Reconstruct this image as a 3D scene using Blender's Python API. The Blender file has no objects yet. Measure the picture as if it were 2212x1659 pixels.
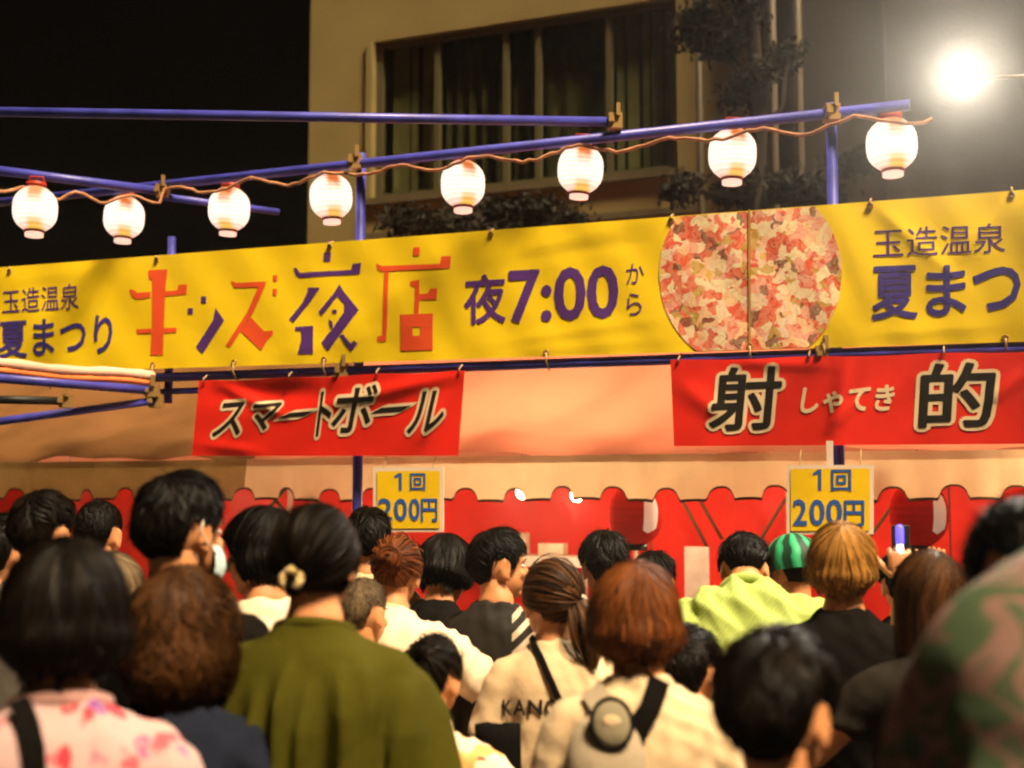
import bpy, bmesh, math, random
import numpy as np
from mathutils import Vector, Matrix
from mathutils.bvhtree import BVHTree

random.seed(7)
RNG = np.random.default_rng(11)
R = math.radians
scene = bpy.context.scene
COL = scene.collection

# ------------------------------------------------------------------ camera, sky, sun, exposure
F = 2765.0                     # focal length in pixels of a 2212 px wide picture (45 mm lens)
CAM_Z = 1.75
PITCH = math.atan(250.0 / F)
cam_data = bpy.data.cameras.new('camera')
cam = bpy.data.objects.new('camera', cam_data)
COL.objects.link(cam)
cam.location = (0, 0, CAM_Z)
cam.rotation_euler = (R(90) + PITCH, 0, 0)
cam_data.lens = 45.0
cam_data.sensor_width = 36.0
cam_data.clip_start = 0.05
cam_data.clip_end = 500
cam_data.dof.use_dof = True
cam_data.dof.focus_distance = 5.4
cam_data.dof.aperture_fstop = 1.75
scene.camera = cam

world = bpy.data.worlds.new('World')
scene.world = world
world.use_nodes = True
wn = world.node_tree
wn.nodes.clear()
w_out = wn.nodes.new('ShaderNodeOutputWorld')
w_bg = wn.nodes.new('ShaderNodeBackground')
w_sky = wn.nodes.new('ShaderNodeTexSky')
w_sky.sky_type = 'NISHITA'
w_sky.sun_disc = False
SUN_EL, SUN_AZ = R(59), R(40)       # street lights high above and behind the crowd
w_sky.sun_elevation = R(-6.5)
w_sky.sun_rotation = R(140)
w_bg.inputs['Strength'].default_value = 0.05
wn.links.new(w_sky.outputs[0], w_bg.inputs[0])
wn.links.new(w_bg.outputs[0], w_out.inputs[0])

sun_data = bpy.data.lights.new('sun', 'SUN')
sun_data.energy = 5.0
sun_data.angle = R(12)
sun_data.color = (1.0, 0.75, 0.46)
sun = bpy.data.objects.new('sun', sun_data)
COL.objects.link(sun)
to_sun = Vector((math.sin(SUN_AZ) * math.cos(SUN_EL), -math.cos(SUN_AZ) * math.cos(SUN_EL), math.sin(SUN_EL)))
sun.rotation_euler = to_sun.to_track_quat('Z', 'Y').to_euler()

scene.view_settings.view_transform = 'Standard'
scene.view_settings.look = 'None'
scene.view_settings.exposure = 1.2
scene.view_settings.gamma = 1.0
scene.view_settings.use_curve_mapping = False
scene.render.engine = 'CYCLES'
cy = scene.cycles
cy.use_denoising = True
cy.max_bounces = 5
cy.diffuse_bounces = 2
cy.use_adaptive_sampling = True
cy.adaptive_threshold = 0.04
cy.pixel_filter_type = 'BLACKMAN_HARRIS'
cy.filter_width = 2.2
cy.glossy_bounces = 2
cy.transmission_bounces = 4
cy.transparent_max_bounces = 8
cy.use_light_tree = False
cy.caustics_reflective = False
cy.caustics_refractive = False
cy.sample_clamp_indirect = 3.0

# ------------------------------------------------------------------ picture <-> place
FW = np.array([0, math.cos(PITCH), math.sin(PITCH)])
UP = np.array([0, -math.sin(PITCH), math.cos(PITCH)])
RT = np.array([1.0, 0, 0])
CAM = np.array([0, 0, CAM_Z])


def ray(x, y):
    return FW + RT * ((x - 1106.0) / F) + UP * ((829.5 - y) / F)


def P(x, y, d):
    r = ray(x, y)
    return CAM + r * (d / r[1])


class Plane:
    """Upright plane through two ground points; u along it, off towards the viewer."""
    def __init__(self, a, b):
        self.a = np.array([a[0], a[1], 0.0])
        t = np.array([b[0] - a[0], b[1] - a[1], 0.0])
        self.len = np.linalg.norm(t)
        self.t = t / self.len
        self.n = np.array([self.t[1], -self.t[0], 0.0])     # towards the viewer
        if self.n[1] > 0:
            self.n = -self.n

    def hit(self, x, y, off=0.0):
        r = ray(x, y)
        p0 = self.a + self.n * off
        k = np.dot(p0 - CAM, self.n) / np.dot(r, self.n)
        return CAM + r * k

    def at(self, u, z, off=0.0):
        p = self.a + self.t * u + self.n * off
        return np.array([p[0], p[1], z])

    def u(self, p):
        return float(np.dot(np.asarray(p) - self.a, self.t))


def flat(p):
    return (p[0], p[1])


FRONT = Plane(flat(P(0, 700, 7.24)), flat(P(2212, 700, 5.33)))
NIN = -FRONT.n                                              # into the stall

# ------------------------------------------------------------------ materials
MATS = {}


def mat(name, col, rough=0.6, var=0.0, vscale=8.0, bump=0.0, bscale=60.0, spec=0.3, metal=0.0,
        emit=None, estr=0.0, transl=0.0, col2=None, sheen=0.0, coat=0.0):
    if name in MATS:
        return MATS[name]
    m = bpy.data.materials.new(name)
    m.use_nodes = True
    nt = m.node_tree
    b = nt.nodes['Principled BSDF']
    b.inputs['Base Color'].default_value = (*col, 1)
    b.inputs['Roughness'].default_value = rough
    b.inputs['Specular IOR Level'].default_value = spec
    b.inputs['Metallic'].default_value = metal
    b.inputs['Sheen Weight'].default_value = sheen
    b.inputs['Coat Weight'].default_value = coat
    tc = nt.nodes.new('ShaderNodeTexCoord')
    if var > 0 or col2 is not None:
        n = nt.nodes.new('ShaderNodeTexNoise')
        n.inputs['Scale'].default_value = vscale
        n.inputs['Detail'].default_value = 5
        nt.links.new(tc.outputs['Object'], n.inputs['Vector'])
        r = nt.nodes.new('ShaderNodeValToRGB')
        c2 = col2 if col2 is not None else tuple(min(1, c * (1 + var)) for c in col)
        c1 = col if col2 is not None else tuple(c * (1 - var) for c in col)
        r.color_ramp.elements[0].color = (*c1, 1)
        r.color_ramp.elements[1].color = (*c2, 1)
        r.color_ramp.elements[0].position = 0.35
        r.color_ramp.elements[1].position = 0.68
        nt.links.new(n.outputs['Fac'], r.inputs['Fac'])
        nt.links.new(r.outputs['Color'], b.inputs['Base Color'])
    if bump > 0:
        n2 = nt.nodes.new('ShaderNodeTexNoise')
        n2.inputs['Scale'].default_value = bscale
        n2.inputs['Detail'].default_value = 4
        nt.links.new(tc.outputs['Object'], n2.inputs['Vector'])
        bp = nt.nodes.new('ShaderNodeBump')
        bp.inputs['Strength'].default_value = bump
        bp.inputs['Distance'].default_value = 0.01
        nt.links.new(n2.outputs['Fac'], bp.inputs['Height'])
        nt.links.new(bp.outputs['Normal'], b.inputs['Normal'])
    if emit is not None:
        b.inputs['Emission Color'].default_value = (*emit, 1)
        b.inputs['Emission Strength'].default_value = estr
    if transl > 0:
        tr = nt.nodes.new('ShaderNodeBsdfTranslucent')
        tr.inputs['Color'].default_value = (*col, 1)
        mx = nt.nodes.new('ShaderNodeMixShader')
        mx.inputs[0].default_value = transl
        nt.links.new(b.outputs[0], mx.inputs[1])
        nt.links.new(tr.outputs[0], mx.inputs[2])
        nt.links.new(mx.outputs[0], nt.nodes['Material Output'].inputs[0])
    MATS[name] = m
    return m


def nodes_of(name, rough=0.7, spec=0.25):
    m = bpy.data.materials.new(name)
    m.use_nodes = True
    MATS[name] = m
    b = m.node_tree.nodes['Principled BSDF']
    b.inputs['Roughness'].default_value = rough
    b.inputs['Specular IOR Level'].default_value = spec
    return m, m.node_tree, b


def ramp(nt, stops, interp='LINEAR'):
    r = nt.nodes.new('ShaderNodeValToRGB')
    r.color_ramp.interpolation = interp
    el = r.color_ramp.elements
    while len(el) < len(stops):
        el.new(0.5)
    for e, (p, c) in zip(el, stops):
        e.position = p
        e.color = (*c, 1)
    return r


def mixc(nt, fac, a, b):
    n = nt.nodes.new('ShaderNodeMix'); n.data_type = 'RGBA'
    for i, q in ((0, fac), (6, a), (7, b)):
        if isinstance(q, (int, float)):
            n.inputs[i].default_value = q
        elif isinstance(q, tuple):
            n.inputs[i].default_value = (*q, 1)
        else:
            nt.links.new(q, n.inputs[i])
    return n.outputs[2]


# ------------------------------------------------------------------ mesh helpers
class MB:
    def __init__(self):
        self.v, self.f, self.mi, self.n = [], [], [], 0

    def add(self, v, f, mi=0):
        v = np.asarray(v, float).reshape(-1, 3)
        self.v.append(v)
        for q in f:
            self.f.append(tuple(i + self.n for i in q))
            self.mi.append(mi)
        self.n += len(v)
        return self

    def verts(self):
        return np.concatenate(self.v) if self.v else np.zeros((0, 3))

    def box(self, c, ax, ay, az):
        c, ax, ay, az = (np.asarray(q, float) for q in (c, ax, ay, az))
        v = [c + sx * ax + sy * ay + sz * az for sz in (-1, 1) for sy in (-1, 1) for sx in (-1, 1)]
        f = [(0, 2, 3, 1), (4, 5, 7, 6), (0, 1, 5, 4), (2, 6, 7, 3), (0, 4, 6, 2), (1, 3, 7, 5)]
        return self.add(v, f)

    def tube(self, pts, rad, n=10, cap=True, round_end=0):
        pts = [np.asarray(p, float) for p in pts]
        if np.isscalar(rad):
            rad = [rad] * len(pts)
        rad = list(rad)
        if round_end:
            t0 = pts[0] - pts[1]; t0 /= np.linalg.norm(t0) + 1e-9
            t1 = pts[-1] - pts[-2]; t1 /= np.linalg.norm(t1) + 1e-9
            a = [0.35, 0.75, 0.97]
            pre = [(pts[0] + t0 * rad[0] * k, rad[0] * math.sqrt(1 - k * k)) for k in (0.97, 0.75, 0.4)]
            post = [(pts[-1] + t1 * rad[-1] * k, rad[-1] * math.sqrt(1 - k * k)) for k in (0.4, 0.75, 0.97)]
            pts = [p for p, _ in pre] + pts + [p for p, _ in post]
            rad = [r for _, r in pre] + rad + [r for _, r in post]
        m = len(pts)
        tang = []
        for i in range(m):
            t = pts[min(i + 1, m - 1)] - pts[max(i - 1, 0)]
            tang.append(t / (np.linalg.norm(t) + 1e-12))
        ref = np.array([0, 0, 1.0]) if abs(tang[0][2]) < 0.9 else np.array([1.0, 0, 0])
        nx = np.cross(tang[0], ref); nx /= np.linalg.norm(nx)
        vs = []
        ang = np.linspace(0, 2 * math.pi, n, endpoint=False)
        for i in range(m):
            nx = nx - tang[i] * np.dot(nx, tang[i]); nx /= np.linalg.norm(nx) + 1e-12
            ny = np.cross(tang[i], nx)
            vs.append(pts[i] + rad[i] * (np.cos(ang)[:, None] * nx + np.sin(ang)[:, None] * ny))
        return self.loft(vs, cap)

    def loft(self, rings, cap=True, closed=True):
        n = len(rings[0]); m = len(rings)
        v = np.concatenate(rings)
        f = []
        for i in range(m - 1):
            for j in range(n if closed else n - 1):
                k = (j + 1) % n
                f.append((i * n + j, i * n + k, (i + 1) * n + k, (i + 1) * n + j))
        if cap:
            f.append(tuple(range(n - 1, -1, -1)))
            f.append(tuple((m - 1) * n + j for j in range(n)))
        return self.add(v, f)

    def ell(self, c, r, n=14, m=9, M=None):
        c = np.asarray(c, float)
        th = np.linspace(0, math.pi, m + 1)
        ph = np.linspace(0, 2 * math.pi, n, endpoint=False)
        rings = []
        for t in th[1:-1]:
            rings.append(np.stack([np.sin(t) * np.cos(ph), np.sin(t) * np.sin(ph), np.full(n, np.cos(t))], 1))
        v = np.concatenate([np.array([[0, 0, 1.0]])] + rings + [np.array([[0, 0, -1.0]])]) * np.asarray(r, float)
        if M is not None:
            v = v @ np.asarray(M).T
        v = v + c
        f = []
        for j in range(n):
            f.append((0, 1 + j, 1 + (j + 1) % n))
        for i in range(m - 2):
            for j in range(n):
                k = (j + 1) % n
                f.append((1 + i * n + j, 1 + (i + 1) * n + j, 1 + (i + 1) * n + k, 1 + i * n + k))
        e = 1 + (m - 1) * n
        for j in range(n):
            f.append((e, e - n + (j + 1) % n, e - n + j))
        return self.add(v, f)

    def grid(self, fn, nu, nv):
        v = [fn(i / nu, j / nv) for j in range(nv + 1) for i in range(nu + 1)]
        f = [(j * (nu + 1) + i, j * (nu + 1) + i + 1, (j + 1) * (nu + 1) + i + 1, (j + 1) * (nu + 1) + i)
             for j in range(nv) for i in range(nu)]
        return self.add(v, f)

    def build(self, name, m, parent=None, smooth=True, origin=None, local=False):
        v = self.verts()
        if origin is not None:
            v = v - np.asarray(origin)
        me = bpy.data.meshes.new(name)
        me.from_pydata(v.tolist(), [], self.f)
        ms = m if isinstance(m, (list, tuple)) else [m]
        for q in ms:
            me.materials.append(q)
        if len(ms) > 1:
            me.polygons.foreach_set('material_index', self.mi)
        if smooth:
            me.polygons.foreach_set('use_smooth', [True] * len(me.polygons))
        me.update()
        return link(name, me, parent, origin, local)


def link(name, me, parent=None, origin=None, local=False):
    o = bpy.data.objects.new(name, me)
    COL.objects.link(o)
    if origin is not None:
        o.location = tuple(origin)
    if parent is not None:
        o.parent = parent
        if origin is None and not local:
            # geometry is in world space: undo the parent's placement
            o.matrix_parent_inverse = PINV.get(parent.name, Matrix.Identity(4))
    return o


PINV = {}


def empty(name, loc, rz=0.0):
    o = bpy.data.objects.new(name, None)
    o.empty_display_size = 0.1
    COL.objects.link(o)
    o.location = tuple(loc)
    o.rotation_euler = (0, 0, rz)
    M = Matrix.Translation(Vector(loc)) @ Matrix.Rotation(rz, 4, 'Z')
    PINV[o.name] = M.inverted()
    return o


def tag(o, label, cat, group=None):
    o['label'] = label
    o['category'] = cat
    if group:
        o['group'] = group
    return o


def structure(o):
    o['kind'] = 'structure'
    return o


def sharp(o, ang=35):
    me = o.data
    bm = bmesh.new(); bm.from_mesh(me)
    for e in bm.edges:
        if len(e.link_faces) == 2:
            e.smooth = e.calc_face_angle(0) < R(ang)
    bm.to_mesh(me); bm.free()
    return o


def remesh(mb, vox, smooth=5, fac=0.5):
    me = bpy.data.meshes.new('tmp')
    me.from_pydata(mb.verts().tolist(), [], mb.f)
    o = bpy.data.objects.new('tmp', me)
    COL.objects.link(o)
    a = o.modifiers.new('r', 'REMESH'); a.mode = 'VOXEL'; a.voxel_size = vox
    if smooth:
        s = o.modifiers.new('s', 'SMOOTH'); s.factor = fac; s.iterations = smooth
    dg = bpy.context.evaluated_depsgraph_get()
    ev = o.evaluated_get(dg)
    em = ev.to_mesh()
    nv = len(em.vertices)
    v = np.empty(nv * 3); em.vertices.foreach_get('co', v)
    nn = np.empty(nv * 3)
    em.vertex_normals.foreach_get('vector', nn)
    f = [tuple(p.vertices) for p in em.polygons]
    ev.to_mesh_clear()
    bpy.data.objects.remove(o)
    bpy.data.meshes.remove(me)
    return v.reshape(-1, 3), f, nn.reshape(-1, 3)


def text2d(s, offset=0.0, shear=0.0):
    c = bpy.data.curves.new('t', 'FONT')
    c.body = s
    c.offset = offset
    c.shear = shear
    c.resolution_u = 3
    o = bpy.data.objects.new('t', c)
    me = o.to_mesh()
    bm = bmesh.new(); bm.from_mesh(me)
    o.to_mesh_clear()
    bpy.data.objects.remove(o); bpy.data.curves.remove(c)
    bmesh.ops.remove_doubles(bm, verts=bm.verts, dist=1e-4)
    bmesh.ops.triangulate(bm, faces=bm.faces)
    v = np.array([q.co[:] for q in bm.verts])
    f = [tuple(q.index for q in p.verts) for p in bm.faces]
    bm.free()
    return v, f


def refine(v, f, maxlen, it=4):
    bm = bmesh.new()
    bv = [bm.verts.new(q) for q in v]
    for q in f:
        try:
            bm.faces.new([bv[i] for i in q])
        except ValueError:
            pass
    for _ in range(it):
        e = [e for e in bm.edges if e.calc_length() > maxlen]
        if not e:
            break
        bmesh.ops.subdivide_edges(bm, edges=e, cuts=1)
        bmesh.ops.triangulate(bm, faces=bm.faces)
    bm.verts.index_update()
    v = np.array([q.co[:] for q in bm.verts])
    f = [tuple(q.index for q in p.verts) for p in bm.faces]
    bm.free()
    return v, f


def quad_map(v, box, quad):
    """2-D points in box -> picture quad (TL, TR, BR, BL)."""
    x0, y0, x1, y1 = box
    s = (v[:, 0] - x0) / (x1 - x0)
    t = (y1 - v[:, 1]) / (y1 - y0)
    q = np.array(quad, float)
    p = ((1 - s) * (1 - t))[:, None] * q[0] + (s * (1 - t))[:, None] * q[1] + (s * t)[:, None] * q[2] + ((1 - s) * t)[:, None] * q[3]
    return p


GLYPH = {}


def glyphs(s, quad, weight=0.0, n=8):
    """text in picture coordinates, thickened by n shifted copies: list of (points, faces)"""
    if s not in GLYPH:
        GLYPH[s] = text2d(s)
    v, f = GLYPH[s]
    box = (v[:, 0].min(), v[:, 1].min(), v[:, 0].max(), v[:, 1].max())
    out = [(quad_map(v, box, quad), f)]
    if weight > 0:
        for k in range(n):
            a = k * 2 * math.pi / n
            w = v + np.array([math.cos(a) * weight, math.sin(a) * weight, 0])
            out.append((quad_map(w, box, quad), f))
    return out


def Q(x0, y0, x1, y1, sl=0.0):
    """picture box with its right side shifted by sl"""
    return [(x0, y0), (x1, y0 + sl), (x1, y1 + sl), (x0, y1)]


def flip(f):
    return [tuple(reversed(q)) for q in f]

# ------------------------------------------------------------------ ground
m_asphalt = mat('asphalt', (0.05, 0.048, 0.045), 0.9, var=0.25, vscale=3, bump=0.4, bscale=120)
g = MB(); g.add([(-60, -25, 0), (60, -25, 0), (60, 70, 0), (-60, 70, 0)], [(0, 1, 2, 3)])
structure(g.build('ground', m_asphalt))

# ------------------------------------------------------------------ the ochre building behind the stall
BLD = Plane(flat(P(668, 250, 13.0)), flat(P(1640, 250, 11.25)))
m_stucco = mat('stucco', (0.19, 0.152, 0.056), 0.9, var=0.10, vscale=1.3, bump=0.25, bscale=45)
m_frame = mat('window_metal', (0.085, 0.075, 0.035), 0.5, metal=0.2)
m_sill = mat('sill_stone', (0.085, 0.066, 0.032), 0.85, var=0.1, bump=0.2)
m_curtain = mat('curtain', (0.060, 0.056, 0.018), 0.9, var=0.35, vscale=6)
m_blind = mat('blind', (0.19, 0.175, 0.075), 0.8, var=0.2, vscale=5)
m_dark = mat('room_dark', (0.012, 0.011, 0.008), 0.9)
m_glass = bpy.data.materials.new('pane_glass'); m_glass.use_nodes = True
_nt = m_glass.node_tree; _nt.nodes.remove(_nt.nodes['Principled BSDF'])
_t = _nt.nodes.new('ShaderNodeBsdfTransparent'); _t.inputs[0].default_value = (0.82, 0.84, 0.78, 1)
_g = _nt.nodes.new('ShaderNodeBsdfGlossy'); _g.inputs['Roughness'].default_value = 0.05
_m = _nt.nodes.new('ShaderNodeMixShader'); _m.inputs[0].default_value = 0.05
_nt.links.new(_t.outputs[0], _m.inputs[1]); _nt.links.new(_g.outputs[0], _m.inputs[2])
_nt.links.new(_m.outputs[0], _nt.nodes['Material Output'].inputs[0])


def bu(x, y=250):
    return BLD.u(BLD.hit(x, y))


def bz(x, y):
    return float(BLD.hit(x, y)[2])


W0, W1 = bu(806, 250), bu(1462, 200)
WT, WB = bz(1106, 46), bz(1106, 400)
B0, B1 = bu(668, 250), bu(1645, 150)
BT = 11.0
bld = empty('building', BLD.at((B0 + B1) / 2, 0))
tag(bld, 'ochre stucco building with a wide dark upper window behind the stall', 'building')


def bbox(u0, u1, z0, z1, o0, o1):
    m = MB()
    c = BLD.at((u0 + u1) / 2, (z0 + z1) / 2, (o0 + o1) / 2)
    return m.box(c, BLD.t * (u1 - u0) / 2, BLD.n * (o1 - o0) / 2, np.array([0, 0, (z1 - z0) / 2]))


wall = MB()
for (u0, u1, z0, z1) in ((B0, W0, 0, BT), (W1, B1, 0, BT), (W0, W1, WT, BT), (W0, W1, 0, WB)):
    t_ = bbox(u0, u1, z0, z1, -0.3, 0.0); wall.add(t_.verts(), t_.f)
wall.build('wall', m_stucco, bld, smooth=False)
bbox(B0, B1, 0, BT, -7.0, -6.8).build('rear_wall', m_stucco, bld, smooth=False)
bbox(B0, B0 + 0.2, 0, BT, -6.79, -0.31).build('side_wall', m_stucco, bld, smooth=False)
bbox(B0 - 0.1, B1 + 0.1, BT + 0.01, BT + 0.3, -7.1, 0.15).build('roof_slab', m_sill, bld, smooth=False)
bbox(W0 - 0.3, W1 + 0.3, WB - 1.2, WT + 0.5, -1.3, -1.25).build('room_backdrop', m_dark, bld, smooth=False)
bbox(W0 - 0.08, W1 + 0.08, WB - 0.07, WB - 0.004, -0.28, 0.06).build('window_sill', m_sill, bld, smooth=False)
bbox(W0 - 0.05, W1 + 0.2, WB - 0.42, WB - 0.36, 0.003, 0.03).build('moulding', m_sill, bld, smooth=False)
bbox(W0 - 0.07, W0 - 0.002, WB, WT, 0.003, 0.035).build('window_trim', m_stucco, bld, smooth=False)
win = empty('window', BLD.at((W0 + W1) / 2, WB)); win.parent = bld
win.matrix_parent_inverse = PINV[bld.name]
mull = [806, 938, 1087, 1157, 1311, 1462]
mu = [W0] + [bu(x, 220) for x in mull[1:-1]] + [W1]
for i, u in enumerate(mu):
    w = 0.035 if i in (0, 5) else 0.028
    uu = min(max(u, W0 + w + 0.003), W1 - w - 0.003)
    bbox(uu - w, uu + w, WB + 0.004, WT - 0.004, -0.13, -0.06).build('window_frame', m_frame, win, smooth=False)
bbox(W0 + 0.075, W1 - 0.075, WT - 0.06, WT - 0.006, -0.125, -0.065).build('window_frame', m_frame, win, smooth=False)
bbox(W0 + 0.075, W1 - 0.075, WB + 0.006, WB + 0.06, -0.125, -0.065).build('window_frame', m_frame, win, smooth=False)
for a, b in zip(mu[:-1], mu[1:]):
    bbox(a + 0.05, b - 0.05, WB + 0.065, WT - 0.065, -0.10, -0.095).build('pane', m_glass, win, smooth=False)
# hanging blinds and curtains behind the panes
rb = random.Random(3)


def curtain(u0, u1, z0, z1, amp, wl, m, off=-0.22):
    q = MB()
    n = max(6, int((u1 - u0) / wl * 10))
    q.grid(lambda s, t: BLD.at(u0 + (u1 - u0) * s, z0 + (z1 - z0) * t,
                               off + amp * math.sin(s * (u1 - u0) / wl * 6.283 + 0.6 * math.sin(5 * s))), n, 1)
    return q.build('curtain', m, win)


curtain(mu[1] + 0.02, mu[2] - 0.02, WB - 0.1, WT + 0.1, 0.03, 0.13, m_curtain)
curtain(mu[2] + 0.02, mu[3] - 0.02, WB - 0.1, WT + 0.1, 0.025, 0.10, m_curtain)
curtain(mu[3] + 0.02, mu[4] - 0.02, WB - 0.1, WT + 0.1, 0.012, 0.2, m_curtain)
for (ua, ub, px) in ((mu[0], mu[1], (838, 856, 878, 905, 920)), (mu[4], mu[5], (1328, 1356, 1384, 1409, 1432, 1448))):
    for i, x in enumerate(px):
        u = bu(x, 220); w = 0.055 if i % 2 else 0.036
        t_ = MB(); ang = rb.uniform(-0.25, 0.25)
        t_.box(BLD.at(u, (WB + WT) / 2 - 0.03, -0.20), BLD.t * w * math.cos(ang) + BLD.n * w * math.sin(ang),
               BLD.n * 0.002, np.array([0, 0, (WT - WB) / 2]))
        t_.build('blind_slat', m_blind, win, smooth=False)

# ------------------------------------------------------------------ the darker building on the right
DRK = Plane(flat(P(1652, 250, 10.9)), flat(P(2212, 250, 10.0)))
m_dwall = mat('brown_wall', (0.030, 0.023, 0.016), 0.92, var=0.18, vscale=0.9, bump=0.3, bscale=30)
dk = empty('building', DRK.at(1.5, 0))
tag(dk, 'dark grey brown building lit by the floodlight on the right', 'building')


def dbox(u0, u1, z0, z1, o0, o1):
    m = MB(); c = DRK.at((u0 + u1) / 2, (z0 + z1) / 2, (o0 + o1) / 2)
    return m.box(c, DRK.t * (u1 - u0) / 2, DRK.n * (o1 - o0) / 2, np.array([0, 0, (z1 - z0) / 2]))


dbox(0, 7, 0, 9.5, -6, 0).build('wall', m_dwall, dk, smooth=False)
dbox(-0.05, 7.05, 9.51, 9.8, -6.1, 0.2).build('roof_slab', m_sill, dk, smooth=False)
for k in range(4):
    dbox(1.0 + k * 1.5, 1.03 + k * 1.5, 0, 9.5, 0.003, 0.02).build('wall_joint', m_dwall, dk, smooth=False)
# drain pipe and clamps in the gap between the two houses
dp = empty('drain_pipe', DRK.at(0.12, 0, 0.08))
tag(dp, 'pale vertical drain pipe at the corner of the dark building', 'pipe')
m_pvc = mat('pipe_grey', (0.085, 0.068, 0.045), 0.5)
for du, nm in ((0.10, 'pipe'), (0.32, 'pipe')):
    t_ = MB(); t_.tube([DRK.at(du, 0, 0.08), DRK.at(du, 9.4, 0.08)], 0.035, 10); t_.build(nm, m_pvc, dp)
    for z in (2.5, 4.3, 6.1, 7.9):
        t_ = MB(); t_.tube([DRK.at(du, z, 0.08), DRK.at(du, z + 0.05, 0.08)], 0.044, 10); t_.build('pipe_clamp', m_frame, dp)
# thin cable pole in front of the ochre wall
t_ = MB(); c0 = BLD.at(bu(1531, 250), 0, 0.35); t_.tube([c0, c0 + np.array([0, 0, 8.5])], 0.03, 8)
cp = t_.build('utility_pole', mat('pole_dark', (0.05, 0.04, 0.02), 0.6))
tag(cp, 'thin dark pole standing in front of the ochre wall', 'pole')

# ------------------------------------------------------------------ trees behind the stall
m_bark = mat('bark', (0.018, 0.012, 0.008), 0.9, bump=0.6, bscale=40)
m_leaf = mat('leaf_dark', (0.014, 0.012, 0.006), 0.8, var=0.5, vscale=3, transl=0.25)


def leaf_mass(m, pads, rng, size=0.036):
    for (c, r, n) in pads:
        n = int(n * 1.8)
        c = np.asarray(c); r = np.asarray(r)
        q = rng.normal(size=(n, 3)); q /= np.linalg.norm(q, axis=1)[:, None]
        n2 = n; q = rng.normal(size=(n, 3)) * 0.52
        p = c + q * r
        a = rng.normal(size=(n, 3)); a /= np.linalg.norm(a, axis=1)[:, None]
        b = np.cross(a, rng.normal(size=(n, 3))); b /= np.linalg.norm(b, axis=1)[:, None]
        s = size * (0.6 + 0.8 * rng.random(n))[:, None]
        v = np.stack([p - a * s, p + b * s * 0.45, p + a * s, p - b * s * 0.45], 1).reshape(-1, 3)
        m.add(v, [(4 * i, 4 * i + 1, 4 * i + 2, 4 * i + 3) for i in range(n)])


def tree(name, label, trunk, limbs, pads, seed):
    rng = np.random.default_rng(seed)
    root = empty(name, (trunk[0][0], trunk[0][1], 0))
    tag(root, label, 'tree')
    m = MB(); m.tube(trunk, np.linspace(0.11, 0.04, len(trunk)), 9)
    tr = m.build('trunk', m_bark, root)
    for l in limbs:
        m = MB(); m.tube(l, np.linspace(0.035, 0.01, len(l)), 6); m.build('limb', m_bark, tr)
    m = MB(); leaf_mass(m, pads, rng)
    m.build('crown', m_leaf, root, smooth=False)


TD = 9.6
tb = P(1625, 500, TD)
trk = [(tb[0], tb[1], 0), (tb[0] + .05, tb[1], 2.0), P(1632, 420, TD), P(1640, 230, TD), P(1625, 60, TD), P(1590, -80, TD)]
pads = []
for (x, y, rx, rz, n) in ((1530, 75, 70, 26, 520), (1600, 45, 45, 20, 260), (1500, 40, 36, 16, 170), (1560, 105, 45, 14, 180),
                          (1640, 165, 42, 18, 240), (1595, 205, 40, 13, 190), (1690, 130, 36, 22, 200),
                          (1470, 408, 40, 22, 240), (1610, 415, 68, 24, 480), (1700, 400, 60, 18, 300),
                          (1580, -60, 90, 40, 600), (1850, 350, 60, 20, 240), (1760, 420, 70, 22, 320)):
    c = P(x, y, TD + rb.uniform(-.25, .25))
    k = TD / F
    pads.append((c, (rx * k, 0.28, rz * k), n))
limbs = [[P(1640, 240, TD), P(1600, 160, TD), P(1540, 85, TD)], [P(1636, 430, TD), P(1560, 420, TD), P(1470, 412, TD)],
         [P(1640, 300, TD), P(1690, 230, TD), P(1700, 140, TD)], [P(1636, 440, TD), P(1740, 425, TD), P(1850, 355, TD)],
         [P(1640, 260, TD), P(1615, 215, TD), P(1590, 206, TD)]]
tree('pine_tree', 'dark tree with layered foliage against the right end of the ochre wall', trk, limbs, pads, 5)
TD = 10.2
tb = P(1010, 500, TD)
trk = [(tb[0], tb[1], 0), (tb[0], tb[1], 1.6), P(1015, 500, TD), P(1030, 460, TD)]
pads = []
for (x, y, rx, rz, n) in ((880, 478, 50, 24, 300), (960, 490, 60, 24, 320), (1060, 462, 60, 26, 420), (1150, 460, 66, 28, 460), (1000, 470, 40, 20, 180),
                          (1230, 480, 40, 16, 160), (1060, 540, 160, 50, 700)):
    c = P(x, y, TD + rb.uniform(-.3, .3)); k = TD / F
    pads.append((c, (rx * k, 0.3, rz * k), n))
limbs = [[P(1015, 520, TD), P(950, 500, TD), P(880, 482, TD)], [P(1018, 500, TD), P(1080, 480, TD), P(1170, 462, TD)]]
tree('garden_tree', 'low dark shrub crown peeking over the banner below the window', trk, limbs, pads, 6)

# ------------------------------------------------------------------ floodlight behind the stall
fl_c = P(2078, 160, 4.95)
fl = empty('floodlight', (P(2390, 160, 5.0)[0], P(2390, 160, 5.0)[1], 0))
tag(fl, 'blazing white round floodlight on an arm at upper right', 'floodlight')
m_pole = mat('grey_steel', (0.30, 0.27, 0.23), 0.4, metal=0.7)
m_house = mat('lamp_housing', (0.05, 0.05, 0.05), 0.5)
fdir = np.array([-0.20, -0.93, -0.30]); fdir /= np.linalg.norm(fdir)
fq = Vector(fdir).to_track_quat('Z', 'Y').to_matrix()
fM = np.array(fq)


def dish(prof, n=32):
    a = np.linspace(0, 2 * math.pi, n, endpoint=False)
    return [fl_c + np.stack([r * np.cos(a), r * np.sin(a), np.full(n, z)], 1) @ fM.T for r, z in prof]


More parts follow.
